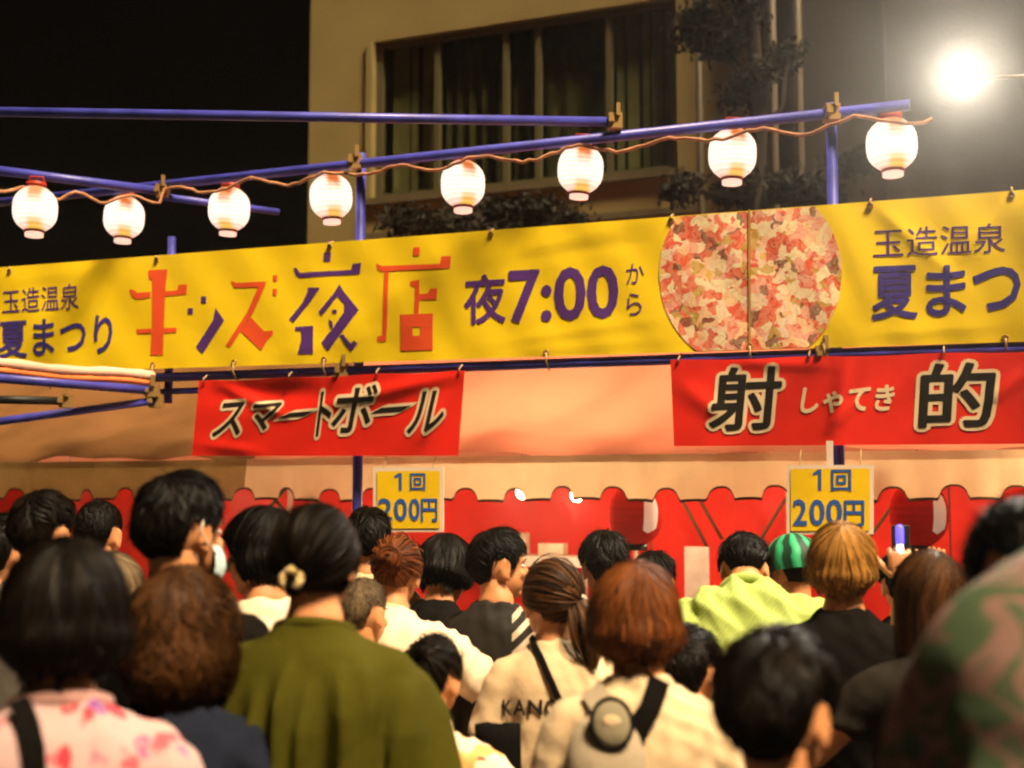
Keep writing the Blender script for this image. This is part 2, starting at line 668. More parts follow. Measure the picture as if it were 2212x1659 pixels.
t_ = MB(); t_.loft(dish(((0.02, -0.12), (0.036, -0.11), (0.052, -0.07), (0.061, -0.01), (0.063, 0.012), (0.059, 0.012), (0.057, 0.0)))); t_.build('housing', m_house, fl)
m_flood = mat('flood_lamp', (1, 1, 1), emit=(1.0, 0.90, 0.72), estr=40.0)
t_ = MB(); t_.loft(dish(((0.0565, 0.006), (0.052, 0.014), (0.038, 0.022), (0.019, 0.026), (0.003, 0.028)))); t_.build('lens', m_flood, fl)
yk = fl_c - fdir * 0.06
pl = P(2390, 160, 5.0)


def lamp_light(name, kind, loc, power, size, col, parent):
    ld = bpy.data.lights.new(name, kind)
    ld.energy = power
    ld.color = col
    if kind == 'AREA':
        ld.shape = 'DISK'; ld.size = size
    else:
        ld.shadow_soft_size = size
    lo = bpy.data.objects.new(name, ld); COL.objects.link(lo)
    lo.location = tuple(loc)
    lo.parent = parent
    lo.matrix_parent_inverse = PINV[parent.name]
    return lo


lo = lamp_light('lamp_beam', 'AREA', fl_c + fdir * 0.034, 52.0, 0.090, (1.0, 0.90, 0.72), fl)
lo.rotation_euler = Vector(-fdir).to_track_quat('Z', 'Y').to_euler()
t_ = MB(); t_.tube([(pl[0], pl[1], 0), (pl[0], pl[1], fl_c[2] + 0.1)], 0.024, 12); t_.build('pole', m_pole, fl)
t_ = MB(); t_.tube([(pl[0], pl[1], yk[2]), (yk[0], yk[1] + 0.05, yk[2])], 0.008, 10); t_.build('arm', m_pole, fl)
for k in range(3):
    a = k * 2.094
    t_ = MB(); t_.tube([(pl[0], pl[1], 0.8), (pl[0] + .35 * math.cos(a), pl[1] + .35 * math.sin(a), 0.0)], 0.012, 8)
    t_.build('leg', m_pole, fl)

# ------------------------------------------------------------------ the stall tent
m_canvas = mat('tent_canvas', (0.56, 0.185, 0.105), 0.75, var=0.10, vscale=2.2, bump=0.3, bscale=9, transl=0.35)  # white canvas; reddish light of lanterns and red banners put into its colour
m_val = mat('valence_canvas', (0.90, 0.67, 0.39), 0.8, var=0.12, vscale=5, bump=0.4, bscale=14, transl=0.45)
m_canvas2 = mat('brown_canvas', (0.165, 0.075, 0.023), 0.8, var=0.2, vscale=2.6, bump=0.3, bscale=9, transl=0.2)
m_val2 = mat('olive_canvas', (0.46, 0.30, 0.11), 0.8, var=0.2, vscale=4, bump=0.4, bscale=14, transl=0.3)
m_trim = mat('brown_trim', (0.10, 0.05, 0.02), 0.8)
m_silver = mat('galvanised_pipe', (0.55, 0.50, 0.42), 0.35, metal=0.6)
U0, U1 = -4.2, 8.0
ins = lambda u, z, k: FRONT.at(u, z, -k)          # k metres into the stall
EZ, EK = 1.975, 0.35
tent = empty('market_tent', ins(2.7, 0, 1.8))
tag(tent, 'long pale canvas stall tent with a scalloped valence', 'tent')


def roofpt(u, s):
    """s 0 eave .. 1 ridge"""
    z = EZ + 0.80 * s - 0.05 * math.sin(math.pi * s) * (0.6 + 0.4 * math.sin(u * 4.1))
    w = 0.018 * math.sin(u * 3.1 + s * 5) + 0.014 * math.sin(u * 7.3 - s * 9) + 0.010 * math.sin(u * 13 + s * 4 + 2 * math.sin(s * 7))
    w += 0.02 * math.exp(-((s - 0.12 - 0.03 * math.sin(u * 2)) / 0.07) ** 2)
    return ins(u, z + w, EK + 1.55 * s)


SPLIT = FRONT.u(FRONT.hit(425, 950)) + 0.1
PAN = [U0, SPLIT, SPLIT + 3.6, U1]
NP = 3
for i in range(NP):
    a, b = PAN[i], PAN[i + 1]
    q = MB(); q.grid(lambda s, t: roofpt(a + (b - a) * s - (0.004 if i else 0) * 0, t), 60, 26)
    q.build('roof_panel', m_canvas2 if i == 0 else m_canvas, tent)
q = MB(); q.grid(lambda s, t: ins(U0 + (U1 - U0) * s, EZ + 0.80 * (1 - t), EK + 1.55 + 1.6 * t), 30, 6); q.build('roof_panel', m_canvas, tent)
# valence: scalloped strips
SC = 0.262


def val_bottom(u):
    ph = (u / SC) % 1.0
    e = abs(ph - 0.5) / 0.24
    arch = math.sqrt(max(0.0, 1 - e * e)) if e < 1 else 0.0
    return 1.752 + 0.070 * arch - 0.012 * (1 - min(1, e / 1.6))  - 0.006 * math.sin(u * 7)


for i in range(NP):
    a, b = PAN[i], PAN[i + 1]
    def vp(s, t, o=0.0):
        u = a + (b - a) * s
        zb = val_bottom(u)
        z = EZ - 0.004 + (zb - EZ) * t
        k = EK - 0.02 - 0.022 * t - 0.020 * math.sin(u * 12 + 2 * math.sin(u * 3)) * t - 0.009 * math.sin(u * 29 + math.sin(u * 5)) * (0.3 + t) * 0.7
        return ins(u, z, k - o)
    q = MB(); q.grid(vp, 360, 8)
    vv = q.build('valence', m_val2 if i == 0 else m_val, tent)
    q = MB(); q.grid(lambda s, t: vp(s, 0.955 + 0.06 * t, 0.004), 360, 1); q.build('trim', m_trim, vv)
# tent frame
for (u, k) in ((FRONT.u(FRONT.hit(1546, 1100)), 2.2), (FRONT.u(FRONT.hit(1592, 1100)), 1.9), (0.5, 2.4), (3.0, 2.7), (5.6, 2.6)):
    t_ = MB(); t_.tube([ins(u, 0, k), ins(u, 2.0, k)], 0.02, 10); t_.build('frame_pole', m_silver, tent)
for (x0, y0, x1, y1, k) in ((1455, 1045, 1532, 1190, 1.8), (1500, 1060, 1560, 1165, 2.0), (1720, 1040, 1640, 1170, 1.9),
                            (1960, 1045, 1880, 1160, 1.7), (575, 1060, 660, 1150, 1.6), (640, 1030, 560, 1120, 1.6)):
    d = 6.2 + k
    t_ = MB(); t_.tube([P(x0, y0, d), P(x1, y1, d)], 0.011, 8); t_.build('brace', m_trim, tent)
t_ = MB(); t_.tube([ins(U0, EZ - 0.03, EK + 0.04), ins(U1, EZ - 0.03, EK + 0.04)], 0.02, 8); t_.build('eave_pipe', m_silver, tent)
t_ = MB(); t_.tube([ins(U0, 1.93, 2.95), ins(U1, 1.93, 2.95)], 0.018, 8); t_.build('rear_pipe', m_silver, tent)

# red backdrop cloths
m_redcloth = mat('red_cloth', (0.72, 0.025, 0.012), 0.75, var=0.12, vscale=2.0, bump=0.3, bscale=8)
cur = [(-4.2, 1.45, 'left'), (1.46, 3.05, 'mid'), (3.06, 5.0, 'right'), (5.01, 8.0, 'far')]
lab = {'left': 'plain red cloth hung at the back of the left stall', 'mid': 'red backdrop cloth behind the first price sign',
       'right': 'red backdrop cloth behind the lime green shirt and silver poles', 'far': 'red backdrop cloth behind the right hand red lantern'}
for (a, b, nm) in cur:
    q = MB()
    q.grid(lambda s, t: ins(a + (b - a) * s, 0.05 + 1.86 * t, 2.88 + 0.02 * math.sin((a + (b - a) * s) * 17 + math.sin((a + s * (b - a)) * 5)) * (1.15 - t)), 60, 6)
    o = q.build('red_curtain', m_redcloth)
    tag(o, lab[nm], 'curtain', 'red stall backdrops')

# counters and back shelf
m_white = mat('white_board', (0.75, 0.66, 0.55), 0.7, var=0.06)
ct = empty('stall_counter', ins(3.2, 0, 1.0)); tag(ct, 'long low stall counter with red cloth front behind the crowd', 'counter')
c_ = MB(); c_.box(ins(3.2, 0.78, 1.0), FRONT.t * 3.6, NIN * 0.35, (0, 0, 0.02)); c_.build('counter_top', m_white, ct, smooth=False)
c_ = MB(); c_.grid(lambda s, t: ins(-0.4 + 7.2 * s, 0.02 + 0.735 * t, 0.63 + 0.015 * math.sin(s * 140)), 120, 2); c_.build('skirt_cloth', m_redcloth, ct)
for u in (-0.3, 2.0, 4.4, 6.7):
    c_ = MB(); c_.tube([ins(u, 0, 1.2), ins(u, 0.76, 1.2)], 0.02, 8); c_.build('leg', m_silver, ct)
sh = empty('prize_shelf', ins(3.0, 0, 2.5)); tag(sh, 'white prize shelf in front of the red backdrop', 'shelf')
sp = P(1000, 1200, 8.4); sq = P(1235, 1205, 8.2)
su0, su1 = FRONT.u(sp), FRONT.u(sq)
c_ = MB(); c_.box(ins((su0 + su1) / 2, 1.34, 2.5), FRONT.t * (su1 - su0) / 2, NIN * 0.14, (0, 0, 0.035)); c_.build('board', m_white, sh, smooth=False)
for u in (su0 + .05, su1 - .05):
    c_ = MB(); c_.tube([ins(u, 0, 2.5), ins(u, 1.3, 2.5)], 0.02, 8); c_.build('leg', m_silver, sh)
pb = empty('panel_board', P(1505, 1240, 7.6) * np.array([1, 1, 0])); tag(pb, 'pale grey upright board beside the silver tent poles', 'board')
m_pgrey = mat('board_grey', (0.42, 0.33, 0.28), 0.7, var=0.12, vscale=14)
pc = P(1506, 1245, 7.6)
c_ = MB(); c_.box((pc[0], pc[1], 0.74), FRONT.t * 0.072, NIN * 0.012, (0, 0, 0.735)); c_.build('panel', m_pgrey, pb, smooth=False)

# boxed prizes on the shelf
for (du, w, h, lb) in ((0.10, 0.07, 0.05, 'low cream prize box at the left end of the white shelf'), (0.30, 0.05, 0.075, 'upright cream prize box beside the low one on the white shelf'),
                       (0.62, 0.09, 0.04, 'flat cream prize box at the right end of the white shelf')):
    c_ = MB(); c_.box(ins(su0 + (su1 - su0) * du, 1.377 + h, 2.5), FRONT.t * w, NIN * 0.05, (0, 0, h))
    o = c_.build('prize_box', mat('prize_card', (0.70, 0.58, 0.42), 0.7, var=0.2, vscale=12), smooth=False)
    md = o.modifiers.new('bevel', 'BEVEL'); md.width = 0.006; md.segments = 2
    tag(o, lb, 'box', 'prize boxes on the shelf')

# bare bulbs and shades hung under the tent roof
m_bulb = mat('bulb_glow', (1, 1, 1), emit=(1.0, 0.78, 0.48), estr=30.0)
m_sock = mat('socket_black', (0.02, 0.02, 0.02), 0.5)
for (x, y, k, lb) in ((1128, 1062, 1.3, 'bright bare bulb showing in the scallops left of the hanging red lantern'),
                      (1246, 1068, 1.2, 'bright bare bulb showing just beside the hanging red lantern'),
                      (560, 1058, 1.5, 'bare bulb hung over the left stall beside the tall man'),
                      (1640, 1035, 1.3, 'bare bulb hidden under the valence above the lime shirt'),
                      (2120, 1035, 1.2, 'bare bulb under the valence right of the second price sign'),
                      (150, 1045, 1.5, 'bare bulb under the valence above the far left heads')):
    u = FRONT.u(FRONT.hit(x, y)); r = ray(x, y)
    c = CAM + r * (np.dot(FRONT.a + NIN * k - CAM, FRONT.n) / np.dot(r, FRONT.n))
    b = empty('light_bulb', c); tag(b, lb, 'light bulb', 'bulbs under the tent roof')
    t_ = MB(); t_.ell(c, (0.036, 0.036, 0.044), 12, 8); t_.build('bulb', m_bulb, b)
    lamp_light('bulb_light', 'POINT', c - (0, 0, 0.0), 30.0, 0.05, (1.0, 0.78, 0.48), b)
    t_ = MB(); t_.tube([c + (0, 0, 0.035), c + (0, 0, 0.085)], [0.02, 0.017], 10); t_.build('socket', m_sock, b)
    t_ = MB(); t_.tube([c + (0, 0, 0.08), c + (0, 0, 0.42)], 0.004, 6); t_.build('cord', m_sock, b)

# red paper lanterns inside the stall
m_rlan = mat('red_paper', (0.34, 0.012, 0.008), 0.95, spec=0.0, emit=(1.0, 0.03, 0.015), estr=0.03)
m_rlan2 = mat('salmon_paper', (0.40, 0.02, 0.012), 0.95, spec=0.0, emit=(1.0, 0.05, 0.03), estr=0.03)
m_kan = mat('white_print', (0.90, 0.80, 0.72), 0.7, emit=(1, .8, .7), estr=0.06)
m_blk = mat('black_lacquer', (0.015, 0.014, 0.013), 0.4)


def chochin(mb, c, R0, H, n=22, ribs=9):
    rings = []
    K = ribs * 4
    for i in range(K + 1):
        t = -1 + 2 * i / K
        prof = (1 - abs(t) ** 3.2 * 0.62) * (1 - 0.06 * t * t)
        rr = R0 * prof * (1 - 0.022 * (0.5 + 0.5 * math.cos(i / 4 * 2 * math.pi)))
        a = np.linspace(0, 2 * math.pi, n, endpoint=False)
        rings.append(np.stack([c[0] + rr * np.cos(a), c[1] + rr * np.sin(a), np.full(n, c[2] + t * H / 2)], 1))
    mb.loft(rings, cap=False)
    return rings


for (x, y, k, txt, lb) in ((1374, 1110, 0.9, '', 'red paper lantern with a white mark hung above the black haired heads'),
                           (1985, 1110, 0.7, '', 'red paper lantern with a pale mark right of the second price sign')):
    r = ray(x, y)
    c = CAM + r * (np.dot(FRONT.a + NIN * k - CAM, FRONT.n) / np.dot(r, FRONT.n))
    R0 = 58 * np.linalg.norm(c - CAM) / F
    H = R0 * 2.25
    b = empty('red_lantern', c - (0, 0, H / 2 + .03)); tag(b, lb, 'lantern', 'red lanterns in the stall')
    t_ = MB(); chochin(t_, c, R0, H); t_.build('paper_shade', m_rlan2 if x < 1500 else m_rlan, b)
    for sg in (-1, 1):
        t_ = MB(); t_.tube([c + (0, 0, sg * (H / 2 - 0.004)), c + (0, 0, sg * (H / 2 + 0.03))], R0 * 0.42, 16)
        t_.build('ring', m_blk, b)
    t_ = MB(); t_.tube([c + (0, 0, H / 2 + .03), c + (0, 0, H / 2 + 0.2)], 0.004, 6); t_.build('cord', m_blk, b)
    # pale mark on the paper, bent round the shade
    bl = [(-.5, -.42), (-.12, -.5), (.4, -.38), (.5, .1), (.36, .46), (-.2, .5), (-.46, .3)]
    p, f = refine(np.array([(0.0, 0.0, 0)] + [(q[0], q[1], 0) for q in bl]), [(0, i + 1, (i + 1) % 7 + 1) for i in range(7)], 0.12)
    ang = p[:, 0] * 0.62 + 0.48
    zz = p[:, 1] * H * 0.62
    tt = np.clip(np.abs(zz / (H / 2)), 0, 1)
    rr = R0 * (1 - tt ** 3.2 * 0.62) * (1 - 0.06 * tt * tt) + 0.004
    v = np.stack([c[0] + rr * np.sin(ang), c[1] - rr * np.cos(ang), c[2] + zz], 1)
    t_ = MB(); t_.add(v, f); t_.build('painted_mark', m_kan, b, smooth=False)

# ------------------------------------------------------------------ blue pipe frame in front of the stall
m_blue = mat('blue_paint', (0.055, 0.06, 0.42), 0.42, var=0.25, vscale=7, spec=0.5, bump=0.05)
m_clamp = mat('brass_clamp', (0.42, 0.27, 0.10), 0.45, metal=0.5)
m_tie = mat('tie_cord', (0.45, 0.32, 0.16), 0.8)
frame = empty('pipe_frame', FRONT.at(2.6, 0)); tag(frame, 'blue painted scaffold pipe frame carrying banner and white lanterns', 'frame')
PZ = 3.475


def fu(x, y):
    return FRONT.u(FRONT.hit(x, y))


def pipe(a, b, r=0.0243, nm='pipe', m=None):
    t_ = MB(); t_.tube([a, b], r, 14)
    return t_.build(nm, m or m_blue, frame)


uA0, uA1 = fu(-120, 420), fu(1965, 215)
pipe(FRONT.at(uA0, PZ - 0.02), FRONT.at(uA1, PZ))
# posts
for (x, z0, z1) in ((768, 0, PZ + 0.06), (1796, 0, PZ + 0.06), (360, 2.27, 3.18)):
    u = fu(x, 450)
    pipe(FRONT.at(u, z0, -0.055), FRONT.at(u, z1, -0.055), 0.0255 if z0 == 0 else 0.022, 'post')
# banner rails
uB0, uB1 = fu(-160, 600), fu(2420, 500)
pipe(FRONT.at(fu(330, 700), 2.405, 0.0), FRONT.at(uB1, 2.385, 0.0))
pipe(FRONT.at(uB0, 3.04, -0.012), FRONT.at(uB1, 3.03, -0.012))
# left return coming towards the viewer, and the high diagonal
cB = FRONT.at(fu(352, 395), PZ - 0.05)
pB = P(-70, 350, 6.45); pB[2] = PZ - 0.02
pipe(cB, pB)
pC = P(600, 458, 7.45); pipe(cB + (0, 0, -0.03), pC, 0.02)
pD0 = FRONT.at(fu(1335, 262), PZ + 0.05, 0.05); pD1 = P(-90, 227, 5.8); pD1[2] = pD0[2] + .02
pipe(pD0, pD1, 0.023)
# lower left return: pale rolled awning, blue rails and brace
cE = FRONT.at(fu(345, 815), 2.405, 0.06)
eL = P(-60, 782, 6.1)
pipe(cE + np.array([0, 0, -0.075]), P(-60, 812, 6.1))
pipe(FRONT.at(fu(345, 868), 2.275, 0.05), P(-60, 918, 6.4), 0.021, 'brace')
pipe(P(142, 866, 6.7), P(-60, 862, 6.5), 0.022, 'brace', mat('black_pipe', (0.012, 0.012, 0.012), 0.5))
pipe(FRONT.at(fu(345, 845), 2.33, -0.02), FRONT.at(fu(470, 838), 2.33, -0.02), 0.017, 'brace')
# clamps
for p in (cB, cE + np.array([0, 0, -0.075]), FRONT.at(fu(345, 868), 2.275, 0.03), P(145, 866, 6.7), pD0, FRONT.at(fu(768, 345), PZ, 0), FRONT.at(fu(1796, 225), PZ, 0),
          FRONT.at(fu(740, 795), 2.40, 0.0), FRONT.at(fu(1774, 748), 2.39, 0)):
    t_ = MB()
    t_.box(p, (0.032, 0, 0), (0, 0.034, 0), (0, 0, 0.036))
    t_.box(np.asarray(p) + (0.012, -0.04, 0.05), (0.009, 0, 0), (0, 0.009, 0), (0, 0, 0.03))
    t_.box(np.asarray(p) + (-0.02, -0.045, 0.0), (0.012, 0, 0), (0, 0.012, 0), (0, 0, 0.012))
    t_.build('clamp', m_clamp, frame, smooth=False)
# pale awning roll above the lower left rail
m_roll = mat('pale_awning', (0.80, 0.50, 0.40), 0.6, var=0.1, bump=0.2, bscale=20)
m_roll2 = mat('orange_awning', (0.80, 0.22, 0.06), 0.6, var=0.1)
aw = empty('rolled_awning', (cE + eL) / 2); tag(aw, 'pale pink awning roll with an orange underside at lower left of the yellow banner', 'awning')
pts = [cE + (eL - cE) * s + np.array([0, 0, 0.006 * math.sin(s * 9)]) for s in np.linspace(0, 1, 14)]
t_ = MB(); t_.tube(pts, [0.027 + 0.003 * math.sin(i * 2.1) for i in range(14)], 12); t_.build('roll', m_roll, aw)
t_ = MB(); t_.tube([p + np.array([0, -0.006, -0.036]) for p in pts], 0.017, 10); t_.build('edge', m_roll2, aw)

# lantern cord wound along the pipes
m_cord = mat('salmon_cord', (0.50, 0.24, 0.13), 0.7, var=0.3, vscale=20)
cordpts = []
rc = random.Random(5)
for s in np.linspace(0, 1, 26):
    p = pB + (cB - pB) * s
    cordpts.append(p + np.array([0.0, -0.045 + 0.02 * math.sin(s * 31), -0.055 + 0.025 * math.sin(s * 23 + 1) - 0.03 * math.sin(s * math.pi) - 0.035 * (1 - s)]))
for u in np.linspace(fu(352, 395) + 0.04, uA1 + 0.09, 110):
    s = (u - fu(352, 395))
    p = FRONT.at(u, PZ, 0.04)
    cordpts.append(p + np.array([0, 0.012 * math.sin(s * 17), -0.055 - 0.022 * abs(math.sin(s * 5.2)) + 0.02 * math.sin(s * 14) + rc.uniform(-.006, .006)]))
t_ = MB(); t_.tube(cordpts, 0.0085, 7)
o = t_.build('lantern_cord', m_cord); tag(o, 'salmon coloured cord wound along the blue pipe above the lanterns', 'cord')

# white paper lanterns
m_paper, nt, b_ = nodes_of('lantern_paper', 0.7)
tc = nt.nodes.new('ShaderNodeTexCoord'); sx = nt.nodes.new('ShaderNodeSeparateXYZ'); nt.links.new(tc.outputs['Object'], sx.inputs[0])


def mth(nt, op, a, b=None, clamp=False):
    n = nt.nodes.new('ShaderNodeMath'); n.operation = op; n.use_clamp = clamp
    for i, q in enumerate((a, b)):
        if q is None:
            continue
        if isinstance(q, (int, float)):
            n.inputs[i].default_value = q
        else:
            nt.links.new(q, n.inputs[i])
    return n.outputs[0]


ax = mth(nt, 'ABSOLUTE', mth(nt, 'SUBTRACT', sx.outputs[0], 0.012))
stripe = mth(nt, 'SUBTRACT', 1.0, mth(nt, 'MULTIPLY', mth(nt, 'SUBTRACT', ax, 0.022), 40.0), True)
topm = mth(nt, 'MULTIPLY', mth(nt, 'MULTIPLY', mth(nt, 'SUBTRACT', sx.outputs[2], -0.004), 14.0, True), stripe, True)
botm = mth(nt, 'MULTIPLY', mth(nt, 'MULTIPLY', mth(nt, 'SUBTRACT', mth(nt, 'MULTIPLY', sx.outputs[2], -1.0), 0.050), 24.0, True), stripe, True)
rib = mth(nt, 'ADD', 0.86, mth(nt, 'MULTIPLY', mth(nt, 'SINE', mth(nt, 'MULTIPLY', sx.outputs[2], 294.0)), 0.14))
gz = mth(nt, 'MULTIPLY', mth(nt, 'POWER', mth(nt, 'MULTIPLY', mth(nt, 'ABSOLUTE', sx.outputs[2]), 8.2), 3.4), 0.95, True)
c0_ = mixc(nt, gz, (0.80, 0.62, 0.49), (0.42, 0.10, 0.055))  # inner light's falloff put into the emission: dimmer, redder ends
c1_ = mixc(nt, topm, c0_, (0.42, 0.10, 0.02))
c2_ = mixc(nt, botm, c1_, (0.50, 0.27, 0.05))
b_.inputs['Base Color'].default_value = (0.12, 0.09, 0.07, 1)
nt.links.new(c2_, b_.inputs['Emission Color'])
nt.links.new(rib, b_.inputs['Emission Strength'])
m_ring = mat('red_rim', (0.35, 0.03, 0.015), 0.5)
m_ringw = mat('white_rim', (0.85, 0.62, 0.55), 0.6, emit=(1, 0.6, 0.45), estr=0.5)


def make_lantern():
    root = empty('paper_lantern', (0, 0, 0))
    R0, H = 0.112, 0.235
    t_ = MB(); chochin(t_, (0, 0, 0), R0, H, 24, 11); t_.build('paper_shade', m_paper, root, local=True)
    t_ = MB(); t_.tube([(0, 0, H / 2 - .004), (0, 0, H / 2 + 0.022)], 0.05, 18); t_.build('top_ring', m_ring, root, local=True)
    t_ = MB(); t_.tube([(0, 0, -H / 2 - 0.008), (0, 0, -H / 2 + .004)], 0.051, 18); t_.build('rim', m_ring, root, local=True)
    t_ = MB(); t_.tube([(0, 0, -H / 2 - 0.026), (0, 0, -H / 2 - .008)], 0.046, 18); t_.build('bottom_ring', m_ringw, root, local=True)
    t_ = MB(); t_.tube([(-0.045, 0, H / 2 + .02), (-0.03, 0, H / 2 + .055), (0.03, 0, H / 2 + .055), (0.045, 0, H / 2 + .02)], 0.005, 6)
    t_.build('handle', m_ring, root, local=True)
    return root


lan = [(76, 452, 6.5, 'leftmost round white paper lantern'), (268, 470, None, 'white paper lantern second from the left, lowest of the row'),
       (495, 452, None, 'white paper lantern third from the left'), (715, 425, None, 'white paper lantern touching the blue post, fourth from left'),
       (1000, 398, None, 'white paper lantern left of the window middle, fifth from left'), (1254, 366, None, 'white paper lantern in front of the window, third from right'),
       (1582, 333, None, 'white paper lantern left of the right blue post'), (1926, 313, None, 'rightmost and largest looking white paper lantern')]
proto = make_lantern()
for i, (x, y, d, lb) in enumerate(lan):
    if i == 0:
        o = proto
    else:
        o = proto.copy(); COL.objects.link(o)
        for ch in proto.children:
            c = ch.copy(); COL.objects.link(c); c.parent = o
    c = P(x, y, d) if d else FRONT.hit(x, y, -0.085)
    o.location = tuple(c)
    o.rotation_euler = (R(rc.uniform(-3, 3)), R(rc.uniform(-4, 4)), R(rc.uniform(-14, 14)))
    tag(o, lb, 'lantern', 'white paper lanterns on the blue pipe')

# ------------------------------------------------------------------ the long yellow banner
def lerp(a, b, t):
    return a + (b - a) * t


def ytop(x):
    return 577.5 - 0.0757 * x


def ybot(x):
    return 807.0 - 0.0312 * x


def seg_dist(x, y, s):
    (x0, y0), (x1, y1) = s
    dx, dy = x1 - x0, y1 - y0
    t = np.clip(((x - x0) * dx + (y - y0) * dy) / (dx * dx + dy * dy), 0, 1)
    return np.hypot(x - x0 - t * dx, y - y0 - t * dy), t


CREASE = [(((1890, 445), (2065, 600)), 14, 0.020), (((2182, 428), (2055, 585)), 14, 0.018), (((2060, 590), (2150, 700)), 30, 0.010),
          (((1000, 575), (1430, 470)), 22, 0.008), (((1120, 560), (1400, 520)), 16, -0.008), (((1040, 745), (1420, 690)), 14, 0.010),
          (((1100, 760), (1425, 735)), 12, 0.008), (((1850, 725), (2200, 700)), 16, 0.012), (((560, 540), (1000, 640)), 30, -0.006),
          (((300, 560), (420, 700)), 26, 0.006), (((0, 610), (250, 575)), 20, 0.008), (((590, 770), (900, 700)), 18, 0.007),
          (((930, 520), (1010, 780)), 20, 0.006), (((1820, 480), (1900, 740)), 24, 0.007)]


def wrinkle(x, y):
    x = np.asarray(x, float); y = np.asarray(y, float)
    w = 0.002 * np.sin(x * 0.011 + 1.3) + 0.0018 * np.sin(x * 0.021 + y * 0.013) + 0.002 * np.sin(x * 0.047 - y * 0.03)
    for s, wd, am in CREASE:
        d, t = seg_dist(x, y, s)
        w = w + 0.36 * am * np.exp(-np.abs(d / (wd * 0.95)) ** 1.5) * np.sin(np.pi * np.clip(t, 0.02, 0.98)) ** 0.5
    return w


def on_banner(p, off):
    w = wrinkle(p[:, 0], p[:, 1])
    return np.array([FRONT.hit(q[0], q[1], 0.035 + ww + off) for q, ww in zip(p, w)])


m_yel = mat('yellow_vinyl', (0.95, 0.69, 0.014), 0.42, var=0.05, vscale=1.2, spec=0.4, bump=0.15, bscale=12)
m_purple = mat('purple_print', (0.10, 0.035, 0.22), 0.5)
m_navy = mat('navy_print', (0.055, 0.04, 0.26), 0.5)
m_red = mat('red_print', (0.85, 0.10, 0.03), 0.5)
bc = FRONT.hit(1100, 640)
ban = empty('yellow_banner', (bc[0], bc[1], 2.42))
tag(ban, 'long yellow festival banner with red and purple lettering', 'banner')
q = MB()
NX, NY = 300, 34
xs = np.linspace(-150, 2400, NX + 1)
pp = np.array([(x, lerp(ytop(x), ybot(x), j / NY)) for j in range(NY + 1) for x in xs])
q.add(on_banner(pp, 0.0), [(j * (NX + 1) + i, j * (NX + 1) + i + 1, (j + 1) * (NX + 1) + i + 1, (j + 1) * (NX + 1) + i) for j in range(NY) for i in range(NX)])
q.build('sheet', m_yel, ban)


def printed(parts, name, m, parent, fn, off, maxlen=8):
    mb = MB()
    for it in parts:
        copies = it if isinstance(it, list) else [it]
        for k, (p, f) in enumerate(copies):
            p3, f3 = refine(np.column_stack([p, np.zeros(len(p))]), f, maxlen)
            mb.add(fn(p3[:, :2], off + 0.00010 * k), f3)
    return mb.build(name, m, parent, smooth=False)


def poly(pts):
    """simple polygon in picture coordinates -> triangles"""
    bm = bmesh.new()
    fs = bm.faces.new([bm.verts.new((x, y, 0)) for x, y in pts])
    bm.normal_update()
    bmesh.ops.triangulate(bm, faces=[fs])
    bm.verts.index_update()
    v = np.array([w.co[:2] for w in bm.verts]); f = [tuple(w.index for w in t.verts) for t in bm.faces]
    bm.free()
    return v, f


def Z4(pts):            # measured on the left close-up
    return poly([(x / 3.0, 518.4 + y / 3.0) for x, y in pts])


def Z5(pts):            # measured on the middle close-up
    return poly([(737.3 + x / 3.0, 518.4 + y / 3.0) for x, y in pts])


def ZC(pts):            # measured on the close-up of one character
    return poly([(576.0 + x * 0.17361, 518.4 + y * 0.17361) for x, y in pts])


ki = [Z4([(962, 196), (1086, 190), (1072, 300), (1062, 560), (1056, 745), (975, 746), (985, 560), (985, 255), (962, 250)]),
      Z4([(838, 318), (868, 325), (890, 342), (975, 336), (975, 372), (880, 384), (852, 362)]),
      Z4([(1070, 332), (1150, 326), (1156, 290), (1212, 288), (1208, 350), (1070, 364)]),
      Z4([(884, 578), (980, 574), (980, 604), (888, 608)]), Z4([(1060, 570), (1146, 568), (1142, 600), (1060, 602)])]
printed(ki, 'lettering', m_red, ban, on_banner, 0.0020)
tsu = [Z4([(1304, 364), (1338, 368), (1334, 410), (1302, 408)]), Z4([(1216, 442), (1250, 442), (1250, 480), (1218, 480)]),
       Z4([(1396, 440), (1452, 520), (1312, 738), (1270, 692), (1380, 520)])]
printed(tsu, 'lettering', m_purple, ban, on_banner, 0.0020)
zu = [Z4([(1494, 262), (1520, 272), (1530, 278), (1726, 268), (1712, 310), (1640, 470), (1490, 694), (1462, 682), (1600, 470), (1672, 306), (1520, 308)]),
      Z4([(1626, 500), (1712, 592), (1764, 586), (1772, 604), (1738, 640), (1692, 716), (1560, 590)]),
      Z4([(1768, 228), (1796, 228), (1796, 268), (1770, 268)]), Z4([(1768, 316), (1794, 316), (1794, 358), (1768, 358)])]
printed(zu, 'lettering', m_red, ban, on_banner, 0.0020)
